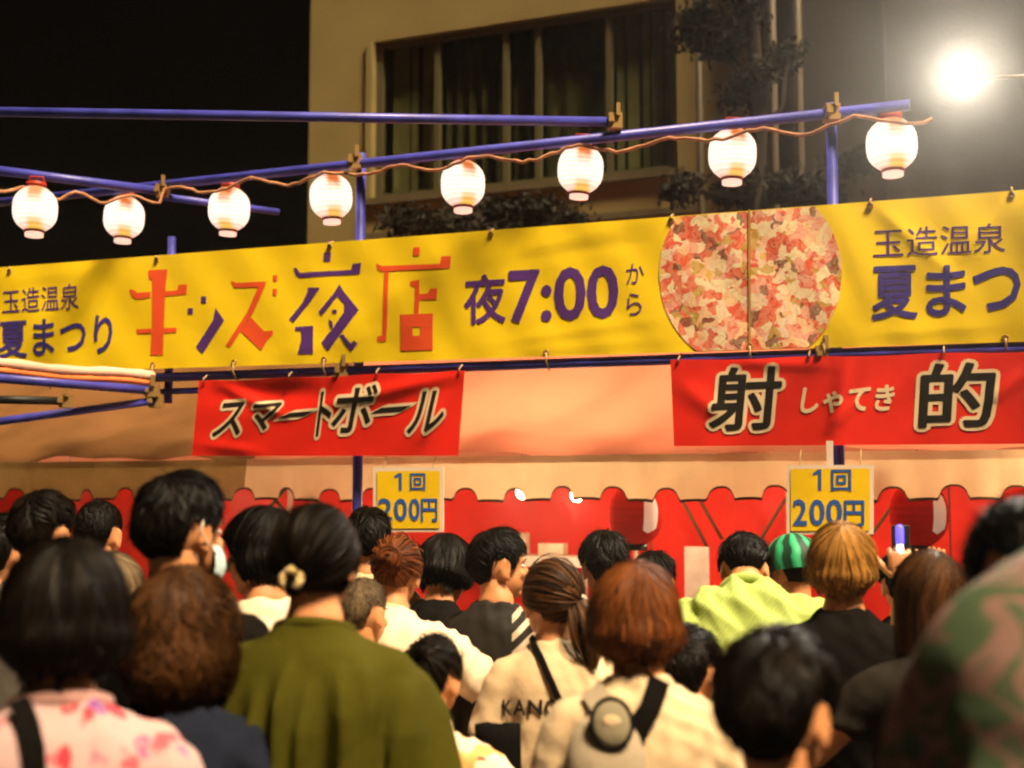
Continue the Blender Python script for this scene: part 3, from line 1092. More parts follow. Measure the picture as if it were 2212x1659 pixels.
yo = [ZC([(712, 155), (800, 155), (792, 268), (708, 262)]),
      ZC([(335, 350), (370, 350), (415, 412), (520, 400), (1050, 372), (1070, 295), (1176, 285), (1160, 420), (1060, 430), (720, 448), (420, 468), (365, 440)]),
      ZC([(510, 592), (662, 592), (560, 745), (330, 1030), (280, 985), (440, 790), (510, 650)]),
      ZC([(352, 1082), (580, 1065), (575, 1415), (385, 1418), (430, 1250), (425, 1130), (360, 1130)]),
      ZC([(905, 550), (965, 650), (1145, 870), (960, 1110), (760, 1385), (680, 1275), (830, 1090), (960, 900), (968, 800), (880, 700), (680, 945), (645, 895), (830, 670)]),
      ZC([(815, 868), (872, 868), (872, 915), (815, 912)]),
      ZC([(770, 985), (815, 1010), (830, 1080), (800, 1110), (776, 1040)]),
      ZC([(905, 1190), (945, 1170), (1045, 1290), (1085, 1250), (1130, 1290), (1048, 1385), (1000, 1330)])]
printed(yo, 'lettering', m_purple, ban, on_banner, 0.0020)
ten = [Z5([(466, 48), (510, 46), (506, 100), (464, 100)]),
       Z5([(226, 150), (258, 168), (640, 155), (648, 106), (710, 104), (704, 182), (255, 204), (234, 186)]),
       Z5([(278, 206), (306, 204), (296, 560), (290, 655), (236, 660), (232, 628), (266, 618)]),
       Z5([(446, 268), (506, 258), (506, 352), (560, 345), (578, 315), (622, 312), (618, 386), (506, 388), (500, 478), (472, 478), (478, 300), (448, 296)]),
       Z5([(380, 484), (594, 476), (592, 562), (382, 566)]), Z5([(382, 566), (462, 566), (462, 622), (384, 622)]),
       Z5([(510, 566), (592, 562), (592, 620), (510, 622)]), Z5([(384, 622), (592, 620), (592, 714), (382, 718)])]
printed(ten, 'lettering', m_red, ban, on_banner, 0.0020)
printed([glyphs('玉造温泉', [(5, 626), (170, 612), (170, 668), (5, 678)], 0.0)], 'lettering', m_purple, ban, on_banner, 0.0020)
printed([glyphs('夏まつり', [(-2, 697), (243, 680), (240, 764), (-2, 773)], 0.016)], 'lettering', m_navy, ban, on_banner, 0.0020)
printed([glyphs('夜', Q(1004, 597, 1091, 701, -6), 0.018)], 'lettering', m_purple, ban, on_banner, 0.0020)
printed([glyphs('7:00', Q(1101, 587, 1333, 696, -13), 0.022)], 'lettering', m_purple, ban, on_banner, 0.0020)
printed([glyphs('か', Q(1353, 570, 1391, 614, -2)), glyphs('ら', Q(1354, 634, 1386, 682, -2))], 'lettering', m_purple, ban, on_banner, 0.0020)
printed([glyphs('玉造温泉', [(1886, 494), (2172, 481), (2172, 545), (1886, 558)], 0.0)], 'lettering', m_purple, ban, on_banner, 0.0020)
for ch, x0, y0, x1, y1 in (('夏', 1885, 578, 1981, 690), ('ま', 2003, 577, 2086, 682), ('つ', 2103, 581, 2203, 671), ('り', 2232, 572, 2300, 670)):
    printed([glyphs(ch, Q(x0, y0, x1, y1, -4), 0.019)], 'lettering', m_navy, ban, on_banner, 0.0020)

# flower picture, a disc cut off by the banner's edges
m_fl, nt, b_ = nodes_of('flower_print', 0.45)
tc = nt.nodes.new('ShaderNodeTexCoord')
nz = nt.nodes.new('ShaderNodeTexNoise'); nz.inputs['Scale'].default_value = 16; nt.links.new(tc.outputs['Object'], nz.inputs['Vector'])
mxv = mixc(nt, 0.09, tc.outputs['Object'], nz.outputs['Color'])
vo = nt.nodes.new('ShaderNodeTexVoronoi'); vo.inputs['Scale'].default_value = 27; nt.links.new(mxv, vo.inputs['Vector'])
sp_ = nt.nodes.new('ShaderNodeSeparateColor'); nt.links.new(vo.outputs['Color'], sp_.inputs[0])
rp = ramp(nt, [(0.0, (0.95, 0.84, 0.55)), (0.16, (0.80, 0.10, 0.05)), (0.34, (0.88, 0.38, 0.30)), (0.48, (0.93, 0.62, 0.36)),
               (0.62, (0.70, 0.05, 0.03)), (0.74, (0.90, 0.72, 0.55)), (0.84, (0.55, 0.36, 0.05)), (0.90, (0.16, 0.05, 0.03)), (0.97, (0.85, 0.55, 0.12))], 'CONSTANT')
nt.links.new(sp_.outputs[0], rp.inputs['Fac'])
vo2 = nt.nodes.new('ShaderNodeTexVoronoi'); vo2.inputs['Scale'].default_value = 75; nt.links.new(mxv, vo2.inputs['Vector'])
sp2 = nt.nodes.new('ShaderNodeSeparateColor'); nt.links.new(vo2.outputs['Color'], sp2.inputs[0])
rp2 = ramp(nt, [(0.0, (0.93, 0.75, 0.45)), (0.35, (0.85, 0.25, 0.14)), (0.6, (0.90, 0.55, 0.42)), (0.85, (0.40, 0.16, 0.06))], 'CONSTANT')
nt.links.new(sp2.outputs[1], rp2.inputs['Fac'])
nt.links.new(mixc(nt, 0.28, rp.outputs[0], rp2.outputs[0]), b_.inputs['Base Color'])
cx0, cy0, rx0, ry0 = 1621, 592, 198, 205
fv, ff = [], []
nu_, nv_ = 60, 30
for j in range(nv_ + 1):
    for i in range(nu_ + 1):
        x = cx0 - rx0 + 2 * rx0 * i / nu_
        hgt = ry0 * math.sqrt(max(0, 1 - ((x - cx0) / rx0) ** 2))
        ya, yb = max(cy0 - hgt, ytop(x) + 1.5), min(cy0 + hgt, ybot(x) - 1.5)
        fv.append((x, lerp(ya, yb, j / nv_)))
for j in range(nv_):
    for i in range(nu_):
        a = j * (nu_ + 1) + i
        ff.append((a, a + 1, a + nu_ + 2, a + nu_ + 1))
mb = MB(); mb.add(on_banner(np.array(fv), 0.0025), ff); mb.build('flower_picture', m_fl, ban)
m_seam = mat('seam_brown', (0.45, 0.24, 0.06), 0.7)
printed([poly([(1616, 452), (1621, 452), (1622, 752), (1617, 752)])], 'seam', m_seam, ban, on_banner, 0.006)
# eyelets with cord ties
m_eye = mat('eyelet_metal', (0.35, 0.18, 0.06), 0.5, metal=0.4)
for (x, e) in [(x, 't') for x in (20, 338, 712, 1060, 1450, 1880, 2186)] + [(x, 'b') for x in (100, 330, 505, 700, 1180, 1620, 1780, 2172)]:
    y = ytop(x) + 9 if e == 't' else ybot(x) - 9
    c = on_banner(np.array([(x, y)], float), 0.004)[0]
    a = np.linspace(0, 2 * math.pi, 13)
    t_ = MB(); t_.tube([c + 0.011 * (math.cos(k) * FRONT.t + math.sin(k) * np.array([0, 0, 1])) for k in a], 0.004, 6)
    o = t_.build('eyelet', m_eye, ban)
    zr = 3.04 if e == 't' else 2.395
    b = FRONT.at(FRONT.u(c), zr + (0.03 if e == 't' else -0.03), 0.0)
    t_ = MB(); t_.tube([c, (c + b) / 2 + FRONT.n * 0.03, b], 0.005, 6); t_.build('tie', m_tie, ban)

# ------------------------------------------------------------------ red hanging banners
m_redv = mat('red_vinyl', (0.78, 0.022, 0.010), 0.48, var=0.10, vscale=2.5, spec=0.4, bump=0.2, bscale=10)
m_ink = mat('black_ink', (0.012, 0.010, 0.008), 0.55)
m_cream = mat('cream_print', (0.80, 0.62, 0.40), 0.6)


def red_banner(label, quad, creases, seed):
    q4 = np.array(quad, float)
    ph = seed * 1.7

    def fn(p, off):
        w = 0.004 * np.sin(p[:, 0] * 0.02 + ph) + 0.003 * np.sin(p[:, 0] * 0.05 + p[:, 1] * 0.04 + ph)
        for s, wd, am in creases:
            d, t = seg_dist(p[:, 0], p[:, 1], s)
            w = w + am * np.exp(-(d / wd) ** 2) * np.sin(np.pi * np.clip(t, 0.03, 0.97)) ** 0.5
        return np.array([FRONT.hit(a[0], a[1], 0.045 + ww + off) for a, ww in zip(p, w)])
    c = FRONT.hit(*q4.mean(0))
    root = empty('red_banner', (c[0], c[1], FRONT.hit(*q4[3])[2])); tag(root, label, 'banner', 'red stall name banners')
    nx, ny = 90, 30
    g2 = np.array([(i / nx, 1 - j / ny, 0) for j in range(ny + 1) for i in range(nx + 1)])
    pp = quad_map(g2, (0, 0, 1, 1), q4)
    # sag between the ties along the top and bottom edges
    pp[:, 1] += 3.0 * np.sin(g2[:, 0] * math.pi * 3) ** 2 * (g2[:, 1])
    mb = MB(); mb.add(fn(pp, 0), [(j * (nx + 1) + i, j * (nx + 1) + i + 1, (j + 1) * (nx + 1) + i + 1, (j + 1) * (nx + 1) + i) for j in range(ny) for i in range(nx)])
    mb.build('sheet', m_redv, root)
    for s in (0.02, 0.34, 0.67, 0.98):
        a = q4[0] + (q4[1] - q4[0]) * s + np.array([0, 6.0])
        p = fn(a[None, :], 0.004)[0]
        t_ = MB(); t_.tube([p, (p + FRONT.at(FRONT.u(p), 2.40, 0.03)) / 2 + FRONT.n * .02, FRONT.at(FRONT.u(p), 2.42, 0.0)], 0.004, 6); t_.build('tie', m_tie, root)
    return root, fn


rb1, fn1 = red_banner('red banner with slanted black and cream katakana under the yellow banner',
                      [(430, 822), (1004, 800), (990, 984), (414, 985)],
                      [(((470, 850), (700, 850)), 26, -0.022), (((480, 835), (620, 900)), 12, 0.016), (((1000, 805), (690, 880)), 16, 0.014),
                       (((900, 970), (960, 860)), 14, 0.010), (((430, 960), (560, 975)), 12, 0.008)], 1)


def brush(chars, root, fn, outl=0.082, ink=0.014):
    for c, q in chars:
        printed([glyphs(c, q, outl, 12)], 'lettering_outline', m_cream, root, fn, 0.0018, 9)
        printed([glyphs(c, q, ink)], 'lettering', m_ink, root, fn, 0.0036, 9)


def slant(x0, y0, x1, y1, k=10, sl=-5):
    return [(x0 + k, y0), (x1 + k, y0 + sl), (x1 - k, y1 + sl), (x0 - k, y1)]


brush([('ス', slant(467, 872, 526, 944)), ('マ', slant(540, 874, 600, 932)), ('ー', slant(614, 893, 668, 903)), ('ト', slant(688, 848, 716, 942, 6)),
       ('ボ', slant(722, 836, 808, 936)), ('ー', slant(812, 882, 876, 893)), ('ル', slant(888, 848, 960, 936))], rb1, fn1)
rb2, fn2 = red_banner('red banner with two large black characters and small cream kana at right',
                      [(1448, 777), (2330, 755), (2334, 958), (1456, 964)],
                      [(((1830, 770), (1800, 930)), 16, 0.014), (((1780, 940), (1850, 860)), 12, 0.010), (((2212, 800), (2140, 870)), 14, 0.012),
                       (((1470, 830), (1560, 900)), 22, 0.010), (((1560, 780), (1800, 790)), 14, 0.008)], 2)
brush([('射', slant(1538, 797, 1684, 930, 6)), ('的', slant(1990, 788, 2146, 924, 4))], rb2, fn2, 0.070, 0.018)
printed([glyphs('しゃてき', slant(1732, 838, 1930, 893, 4, -6), 0.03)], 'lettering', m_cream, rb2, fn2, 0.0022, 9)

# ------------------------------------------------------------------ price signs
m_signy = mat('sign_yellow', (0.92, 0.62, 0.01), 0.5, var=0.04)
m_signw = mat('sign_white', (0.85, 0.70, 0.58), 0.6)
m_signb = mat('blue_print', (0.03, 0.11, 0.42), 0.5)


def price_sign(label, x0, y0, x1, y1, l1, l2, off, sl, stick=False):
    c = FRONT.hit((x0 + x1) / 2, (y0 + y1) / 2, off)
    root = empty('price_sign', FRONT.hit((x0 + x1) / 2, y1, off)); tag(root, label, 'sign', 'price signs under the valence')
    tilt = math.radians(-1.0)

    def fn(p, o):
        return np.array([FRONT.hit(a[0], a[1], off + o) for a in p])
    k = np.linalg.norm(c - CAM) / F
    w, h = (x1 - x0) / 2 * k, (y1 - y0) / 2 * k
    corners = fn(np.array([(x0, y0), (x1, y0 + sl), (x1, y1 + sl), (x0, y1)], float), 0)
    back = corners - FRONT.n * 0.006
    mb = MB(); mb.add(np.concatenate([corners, back]), [(0, 1, 2, 3), (7, 6, 5, 4), (0, 4, 5, 1), (1, 5, 6, 2), (2, 6, 7, 3), (3, 7, 4, 0)])
    mb.build('board', m_signw, root, smooth=False)
    b = 8
    mb = MB(); mb.add(fn(np.array([(x0 + b, y0 + b), (x1 - b, y0 + sl + b), (x1 - b, y1 + sl - b), (x0 + b, y1 - b)], float), 0.003), [(0, 1, 2, 3)])
    mb.build('yellow_field', m_signy, root, smooth=False)
    printed([t if isinstance(t[0], np.ndarray) else glyphs(t[0], t[1], 0.02) for t in l1 + l2], 'lettering', m_signb, root, fn, 0.0042, 40)
    for s in (0.15, 0.85):
        p = corners[0] + (corners[1] - corners[0]) * s
        t_ = MB(); t_.tube([p, p + np.array([0, 0, 0.07]) - FRONT.n * 0.05], 0.002, 5); t_.build('string', m_tie, root)
    if stick:
        p = (corners[0] + corners[1]) / 2
        t_ = MB(); t_.box(p + np.array([0, 0, 0.05]) - FRONT.n * 0.012, FRONT.t * 0.014, FRONT.n * 0.004, (0, 0, 0.055)); t_.build('hanger', m_signw, root, smooth=False)
    return root


ONE = [(0.42, 0), (0.62, 0), (0.62, 1), (0.42, 1), (0.42, .22), (0.12, .30), (0.12, .18)]


def one(x0, y0, x1, y1):
    return poly([(x0 + (x1 - x0) * a, y0 + (y1 - y0) * b) for a, b in ONE])


price_sign('yellow price sign with blue figures beside the lower blue post', 806, 1010, 958, 1150,
           [one(848, 1022, 880, 1060), ('回', Q(886, 1023, 918, 1059))], [('2', Q(818, 1078, 846, 1124)), ('0', Q(852, 1078, 878, 1124)), ('0', Q(884, 1078, 906, 1124)), ('円', Q(910, 1078, 944, 1126))], 0.06, -1)
price_sign('larger yellow price sign with blue figures hung under the right red banner', 1700, 1005, 1887, 1155,
           [one(1752, 1014, 1788, 1060), ('回', Q(1796, 1015, 1838, 1060))], [('2', Q(1714, 1080, 1742, 1134)), ('0', Q(1750, 1080, 1780, 1134)), ('0', Q(1786, 1080, 1818, 1134)), ('円', Q(1824, 1082, 1866, 1136))], 0.09, -1, True)

# ------------------------------------------------------------------ people
def nrm(v):
    v = np.asarray(v, float)
    return v / (np.linalg.norm(v) + 1e-12)


def rotx(a):
    c, s = math.cos(a), math.sin(a)
    return np.array([[1, 0, 0], [0, c, -s], [0, s, c]])


def roty(a):
    c, s = math.cos(a), math.sin(a)
    return np.array([[c, 0, s], [0, 1, 0], [-s, 0, c]])


def rotz(a):
    c, s = math.cos(a), math.sin(a)
    return np.array([[c, -s, 0], [s, c, 0], [0, 0, 1]])


m_skin = mat('skin', (0.52, 0.225, 0.095), 0.55, var=0.08, vscale=25, spec=0.35)
m_lip = mat('lips', (0.42, 0.13, 0.10), 0.5)
m_eyew = mat('eye_white', (0.75, 0.70, 0.65), 0.3)
m_iris = mat('iris_dark', (0.015, 0.010, 0.008), 0.2)
m_shoe = mat('shoe', (0.03, 0.028, 0.026), 0.6)

# one head, shared by everybody: centre of the head at the origin, face towards +Y
hm = MB()
hm.ell((0, -0.012, 0.018), (0.077, 0.097, 0.100), 28, 18)
hm.ell((0, 0.022, -0.040), (0.063, 0.068, 0.075), 24, 16)
hm.ell((0, 0.055, -0.092), (0.030, 0.026, 0.022), 14, 10)           # chin
hm.ell((0, 0.074, 0.022), (0.050, 0.014, 0.012), 14, 8)             # brow
for sgn in (-1, 1):
    hm.ell((sgn * 0.040, 0.062, -0.028), (0.020, 0.018, 0.020), 12, 8)      # cheeks
    M_ = rotz(sgn * -0.45) @ rotx(-0.15)
    hm.ell((sgn * 0.081, -0.010, -0.012), (0.0085, 0.021, 0.034), 14, 10, M_)
    hm.ell((sgn * 0.079, -0.002, -0.040), (0.0085, 0.012, 0.013), 10, 8)
hm.tube([(0, 0.084, 0.012), (0, 0.097, -0.014), (0, 0.107, -0.030)], [0.007, 0.010, 0.013], 10, round_end=1)
for sgn in (-1, 1):
    hm.ell((sgn * 0.012, 0.094, -0.034), (0.009, 0.010, 0.007), 10, 8)
HV, HF, HN = remesh(hm, 0.0052, 5)
# ear bowl
for sgn in (-1, 1):
    dd = np.sqrt(((HV[:, 1] + 0.006) / 0.016) ** 2 + ((HV[:, 2] + 0.008) / 0.024) ** 2)
    mk = (HV[:, 0] * sgn > 0.080)
    HV[mk, 0] -= sgn * 0.006 * np.exp(-dd[mk] ** 2)
# eye sockets
for sgn in (-1, 1):
    dd = np.sqrt(((HV[:, 0] - sgn * 0.031) / 0.018) ** 2 + ((HV[:, 2] - 0.002) / 0.013) ** 2)
    mk = HV[:, 1] > 0.04
    HV[mk, 1] -= 0.009 * np.exp(-dd[mk] ** 2)


def hand_geo(curl=0.5, spread=0.1):
    """right hand: wrist at origin, fingers +X, palm towards -Z, thumb on +Y"""
    m = MB()
    a = np.linspace(0, 2 * math.pi, 14, endpoint=False)
    rings = []
    for (x, w, t) in ((-0.03, 0.026, 0.020), (0.0, 0.027, 0.019), (0.03, 0.037, 0.017), (0.06, 0.042, 0.016), (0.09, 0.040, 0.013), (0.098, 0.032, 0.008)):
        rings.append(np.stack([np.full(14, x), w * np.cos(a), t * np.sin(a)], 1))
    m.loft(rings)
    for i, (y, L, an) in enumerate(((0.030, 0.070, spread), (0.010, 0.078, 0.02), (-0.011, 0.072, -spread * .5), (-0.030, 0.056, -spread))):
        p = np.array([0.082, y, 0.0]); pts = [p]; th = 0.15
        for k, (fr, c) in enumerate(((0.45, 0.5), (0.30, 1.0), (0.25, 0.8))):
            th += curl * c
            p = p + L * fr * np.array([math.cos(th) * math.cos(an), math.sin(an) * math.cos(th), -math.sin(th)])
            pts.append(p)
        m.tube(pts, [0.0092, 0.0085, 0.0078, 0.0065], 9, round_end=1)
    p = np.array([0.022, 0.030, -0.004]); pts = [p]
    for k, (L, an) in enumerate(((0.040, 0.75), (0.032, 0.55), (0.024, 0.35))):
        p = p + L * np.array([math.cos(an), math.sin(an), -0.25 - 0.3 * curl])
        pts.append(p)
    m.tube(pts, [0.0135, 0.0115, 0.0095, 0.0075], 9, round_end=1)
    return m


HANDS = {'relaxed': hand_geo(0.45), 'grip': hand_geo(1.05, 0.03), 'flat': hand_geo(0.12)}

TORSO = [(0.78, .160, .110, 0), (0.88, .172, .122, -.005), (0.96, .168, .118, 0), (1.05, .148, .104, .004), (1.14, .146, .106, .004), (1.24, .162, .116, 0),
         (1.32, .174, .116, -.006), (1.37, .166, .104, -.012), (1.41, .128, .088, -.016), (1.445, .086, .070, -.018), (1.478, .066, .060, -.016), (1.51, .056, .056, -.010)]
AN = np.linspace(0, 2 * math.pi, 28, endpoint=False)


def sup(a, n):
    return np.sign(np.cos(a)) * np.abs(np.cos(a)) ** (2 / n), np.sign(np.sin(a)) * np.abs(np.sin(a)) ** (2 / n)


class Spine:
    def __init__(self, lean, side=0.0):
        self.lean, self.side = R(lean), R(side)

    def th(self, t):
        return self.lean * min(1.0, max(0.0, t) / 0.36)

    def pos(self, z):
        if z <= 0.95:
            return np.array([0, 0, z]), 0.0
        t = z - 0.95; n = 24; y = 0; zz = 0.95; x = 0
        for i in range(n):
            a = self.th(t * (i + .5) / n); y += math.sin(a) * t / n; zz += math.cos(a) * t / n
            x += math.sin(self.side * min(1, t * (i + .5) / n / .3)) * t / n
        return np.array([x, y, zz]), self.th(t)

    def pt(self, x, y, z):
        c, a = self.pos(z)
        return c + rotx(-a) @ np.array([x, y, 0])

    def ring(self, z, hw, hd, yo, n=2.5):
        c, a = self.pos(z)
        cx, sx_ = sup(AN, n)
        p = np.stack([hw * cx, hd * sx_ + yo, np.zeros_like(cx)], 1)
        return c + p @ rotx(-a).T


def wrinkles(v, n, rng, amp, kind='soft'):
    w = np.zeros(len(v))
    if kind == 'drape':           # long folds running down from the shoulders
        az = np.arctan2(v[:, 0], -v[:, 1])
        fall = np.clip((1.44 - v[:, 2]) / 0.06, 0, 1)
        for k in range(10):
            a0 = -1.8 + 3.6 * k / 9 + rng.uniform(-.1, .1); tl = rng.uniform(-.4, .4) - a0 * 0.35; wd_ = rng.uniform(.10, .17)
            st_ = np.clip((1.425 - rng.uniform(0, .07) - v[:, 2]) / 0.11, 0, 1)
            w += rng.uniform(.6, 1.2) * np.exp(-np.abs((az - a0 - tl * (1.4 - v[:, 2])) / wd_) ** 1.6) * st_
        w *= fall
    elif kind == 'diag':
        for k in range(5):
            d = nrm([rng.uniform(-.9, -.3), 0.2, rng.uniform(-1, -.4)])
            f = rng.uniform(28, 60)
            w += (1 - 2 * np.abs(np.sin(v @ d * f + 1.5 * np.sin(v @ nrm(rng.normal(size=3)) * 9)))) * 0.4
    else:
        for k in range(6):
            d = nrm(rng.normal(size=3) * np.array([1.2, .6, .6]))
            f = rng.uniform(22, 62)
            e = nrm(rng.normal(size=3))
            w += (1 - 2 * np.abs(np.sin(v @ d * f + 2.2 * np.sin(v @ e * 7 + k)))) * 0.36
        w *= 0.40 + 0.38 * np.sin(v[:, 2] * 9 + v[:, 0] * 7)
        w += 0.5 * np.sin(v[:, 0] * 11 + 3 * np.sin(v[:, 2] * 6)) * np.sin(v[:, 2] * 13 + 1)
    return v + n * (w * amp)[:, None]


def hair_material(name, dark, light, rough=0.52):
    if name in MATS:
        return MATS[name]
    m, nt, b = nodes_of(name, rough, 0.10)
    at = nt.nodes.new('ShaderNodeAttribute'); at.attribute_name = 'tint'
    r = ramp(nt, [(0.0, dark), (1.0, light)])
    nt.links.new(at.outputs['Fac'], r.inputs['Fac'])
    nt.links.new(r.outputs['Color'], b.inputs['Base Color'])
    return m


HC = np.array([0, -0.012, 0.018])


def hair_geo(style, rng, th=0.014, length=0.14, knot=(0, -0.10, -0.03), part=0.0, n=1500, curl=0.0, tail=0.0, bun=0.0, fringe=True):
    """returns verts, faces, tint in head coordinates"""
    n = int(n * 1.9)
    a, b, c = 0.077 + th, 0.097 + th, 0.100 + th * 1.05
    z0 = -0.005
    long_ = style in ('bob', 'long')
    lumps = [(rng.integers(2, 7), rng.uniform(8, 30), rng.uniform(0, 6.28)) for _ in range(6)]

    def lim(az):
        d = np.degrees(np.abs(az))            # 0 = face, 180 = nape
        if long_:
            xs, ys = [0, 38, 52, 62, 180], [0.058, 0.050, -0.02, -length * .85, -length]
        elif style == 'crew':
            xs, ys = [0, 50, 68, 80, 95, 118, 135, 180], [0.070, 0.060, 0.02, 0.0, 0.030, 0.028, -0.055, -0.062]
        else:
            xs, ys = [0, 50, 66, 80, 92, 116, 132, 180], [0.052, 0.044, 0.0, -0.010, 0.032, 0.030, -0.058, -0.070]
        return np.interp(d, xs, ys)

    def surf(az, z, k=1.0):
        zc = np.clip((z - HC[2]) / c, -0.97, 0.999)
        if long_:
            zc = np.maximum(zc, (z0 - HC[2]) / c)
        r = np.sqrt(1 - zc ** 2) / np.sqrt((np.sin(az) / a) ** 2 + (np.cos(az) / b) ** 2)
        lump = sum(np.sin(az * p + q * z + s) for p, q, s in lumps) * 0.016
        if style in ('bob', 'long'):
            t = np.clip((z0 - z) / max(length, .02), 0, 1)
            r = r * (1 + (0.10 if style == 'bob' else 0.05) * np.sin(np.pi * np.minimum(t * 0.9, 1)) - (0.34 * t ** 2 if style == 'bob' else 0.08 * t))
        if style in ('short', 'messy', 'tied', 'crew'):
            u = np.clip(1 - (z - lim(az)) / 0.055, 0, 1)
            r = r - th * 0.85 * u ** 1.5
        r = r * (1 + lump) * k
        return np.stack([r * np.sin(az), HC[1] + r * np.cos(az), z + 0 * az], -1)

    mbv, mbf, tint = [], [], []
    base = 0

    def push(v, f, t):
        nonlocal base
        mbv.append(v); mbf.extend([tuple(i + base for i in q) for q in f]); tint.append(t); base += len(v)

    # cap under the strands
    na, nl = 56, 18
    azs = np.linspace(-math.pi, math.pi, na, endpoint=False)
    lm = lim(azs)
    V = []
    for j in range(nl + 1):
        t = j / nl
        ztop = HC[2] + c * 0.985
        e = 1 - math.cos(t * math.pi / 2) if not long_ else t ** 1.3
        V.append(surf(azs, ztop + (lm - ztop) * e, 0.985))
    V.append(surf(azs, lm, 0.985) * np.array([0.90, 0.90, 1]) + np.array([0, -0.001, 0.0]))
    Vc = np.concatenate(V)
    Fc = [(j * na + i, j * na + (i + 1) % na, (j + 1) * na + (i + 1) % na, (j + 1) * na + i) for j in range(nl + 1) for i in range(na)]
    Fc.append(tuple(range(na - 1, -1, -1)))
    push(Vc, Fc, np.full(len(Vc), 0.12))

    def ribbons(pts, width, tn, out=None):
        """pts (n,k,3)"""
        nn, kk = pts.shape[:2]
        tan = np.gradient(pts, axis=1); tan /= np.linalg.norm(tan, axis=2, keepdims=True) + 1e-9
        o = (pts - HC) if out is None else out
        o = o / (np.linalg.norm(o, axis=2, keepdims=True) + 1e-9)
        sd = np.cross(tan, o); sd /= np.linalg.norm(sd, axis=2, keepdims=True) + 1e-9
        tw = rng.normal(scale=0.35, size=(nn, 1, 1))
        sd = sd + o * tw
        tp = np.sin(np.pi * np.clip(np.linspace(0.12, 0.985, kk), 0, 1)) ** 0.55
        w = width[:, None, None] * tp[None, :, None] * 0.5
        L, R_ = pts - sd * w, pts + sd * w
        v = np.stack([L, R_], 2).reshape(-1, 3)
        f = []
        for i in range(nn):
            o0 = i * kk * 2
            for k in range(kk - 1):
                q = o0 + 2 * k
                f.append((q, q + 1, q + 3, q + 2))
        push(v, f, np.repeat(tn, kk * 2))

    kk = 12
    if style in ('short', 'bob', 'long', 'crew', 'messy'):
        w = nrm([part, -0.42, 0.90])
        e1 = nrm(np.cross(w, [0, 0, 1.0])); e2 = np.cross(w, e1)
        al = rng.uniform(0, 2 * math.pi, n); th0 = np.arccos(rng.uniform(-0.35, 1, n))
        seglen = {'short': 0.055, 'messy': 0.06, 'crew': 0.014, 'bob': 0.16 + length * .6, 'long': 0.2 + length}[style] * rng.uniform(0.7, 1.1, n)
        lift = rng.uniform(0.0, 1.0, n) ** 2 * (0.13 if style in ('messy', 'short') else 0.07)
        stray = rng.random(n) < 0.06
        lift = np.where(stray, rng.uniform(0.08, 0.26, n), lift) * (0.3 if style == 'crew' else 1.0)
        # strands hang together in locks that share lift, length and tone
        nlk = 120
        la, lt = rng.uniform(0, 2 * math.pi, nlk), np.arccos(rng.uniform(-0.35, 1, nlk))
        lv = np.stack([np.sin(lt) * np.cos(la), np.sin(lt) * np.sin(la), np.cos(lt)], 1)
        sv = np.stack([np.sin(th0) * np.cos(al), np.sin(th0) * np.sin(al), np.cos(th0)], 1)
        lk = np.argmax(sv @ lv.T, axis=1)
        lift = lift * 0.5 + (rng.random(nlk) ** 1.5 * {'short': 0.10, 'messy': 0.16, 'crew': 0.01, 'bob': 0.065, 'long': 0.06}[style])[lk]
        lift = np.where(stray, lift + 0.08, lift)
        ltint = rng.random(nlk)[lk]
        ljit = rng.normal(scale={'short': 0.008, 'messy': 0.012, 'crew': 0.0, 'bob': 0.013, 'long': 0.02}[style], size=nlk)[lk]
        lsw = rng.normal(scale=0.8, size=nlk)[lk]
        pts = np.zeros((n, kk, 3))
        dirv = np.cos(th0)[:, None] * w + np.sin(th0)[:, None] * (np.cos(al)[:, None] * e1 + np.sin(al)[:, None] * e2)
        p = HC + dirv * np.array([a, b, c])
        az = np.arctan2(p[:, 0], p[:, 1] - HC[1]); z = p[:, 2].copy()
        lm = lim(az); ok = z > lm - 0.004
        az, z, lm, seglen, lift, al, th0, stray = az[ok], z[ok], lm[ok], seglen[ok], lift[ok], al[ok], th0[ok], stray[ok]
        ltint, ljit, lsw = ltint[ok], ljit[ok], lsw[ok]
        n2 = len(az); pts = np.zeros((n2, kk, 3)); ths = th0.copy(); fz = np.zeros(n2, bool); pz = z.copy(); paz = az.copy()
        jit = rng.normal(scale=0.012 if long_ else 0.007, size=n2)
        al = al + rng.normal(scale=0.10, size=n2)
        jit = jit * 0.6 + ljit
        swl = rng.normal(scale=0.3, size=n2) + lsw * (0 if style == 'crew' else 1)
        ph = rng.uniform(0, 6.28, n2)
        for k in range(kk):
            kf = k / (kk - 1)
            base_p = surf(paz, pz, 1.0)
            ex = 1 + lift * kf + (0.012 if style != 'crew' else .004)
            q = base_p.copy()
            q[:, 0] = base_p[:, 0] * ex; q[:, 1] = HC[1] + (base_p[:, 1] - HC[1]) * ex
            q[:, 2] = np.where(pz > HC[2], HC[2] + (base_p[:, 2] - HC[2]) * ex, base_p[:, 2])
            if curl > 0:
                cv = curl * kf * np.sin(kf * 14 + ph)
                q[:, 0] += cv * np.cos(paz); q[:, 1] -= cv * np.sin(paz); q += np.zeros(3)
                q[:, 0] += curl * .6 * kf * np.cos(kf * 11 + ph) * np.sin(paz); q[:, 1] += curl * .6 * kf * np.cos(kf * 11 + ph) * np.cos(paz)
            pts[:, k] = q
            st = seglen / (kk - 1)
            # advance
            onball = (pz > z0) | (not long_)
            ths2 = ths + st / ((a + b + c) / 3)
            al2 = al + (0.25 + swl * (1.6 if style in ('messy', 'short') else 0.7)) * st / 0.1 * 0.4
            d2 = np.cos(ths2)[:, None] * w + np.sin(ths2)[:, None] * (np.cos(al2)[:, None] * e1 + np.sin(al2)[:, None] * e2)
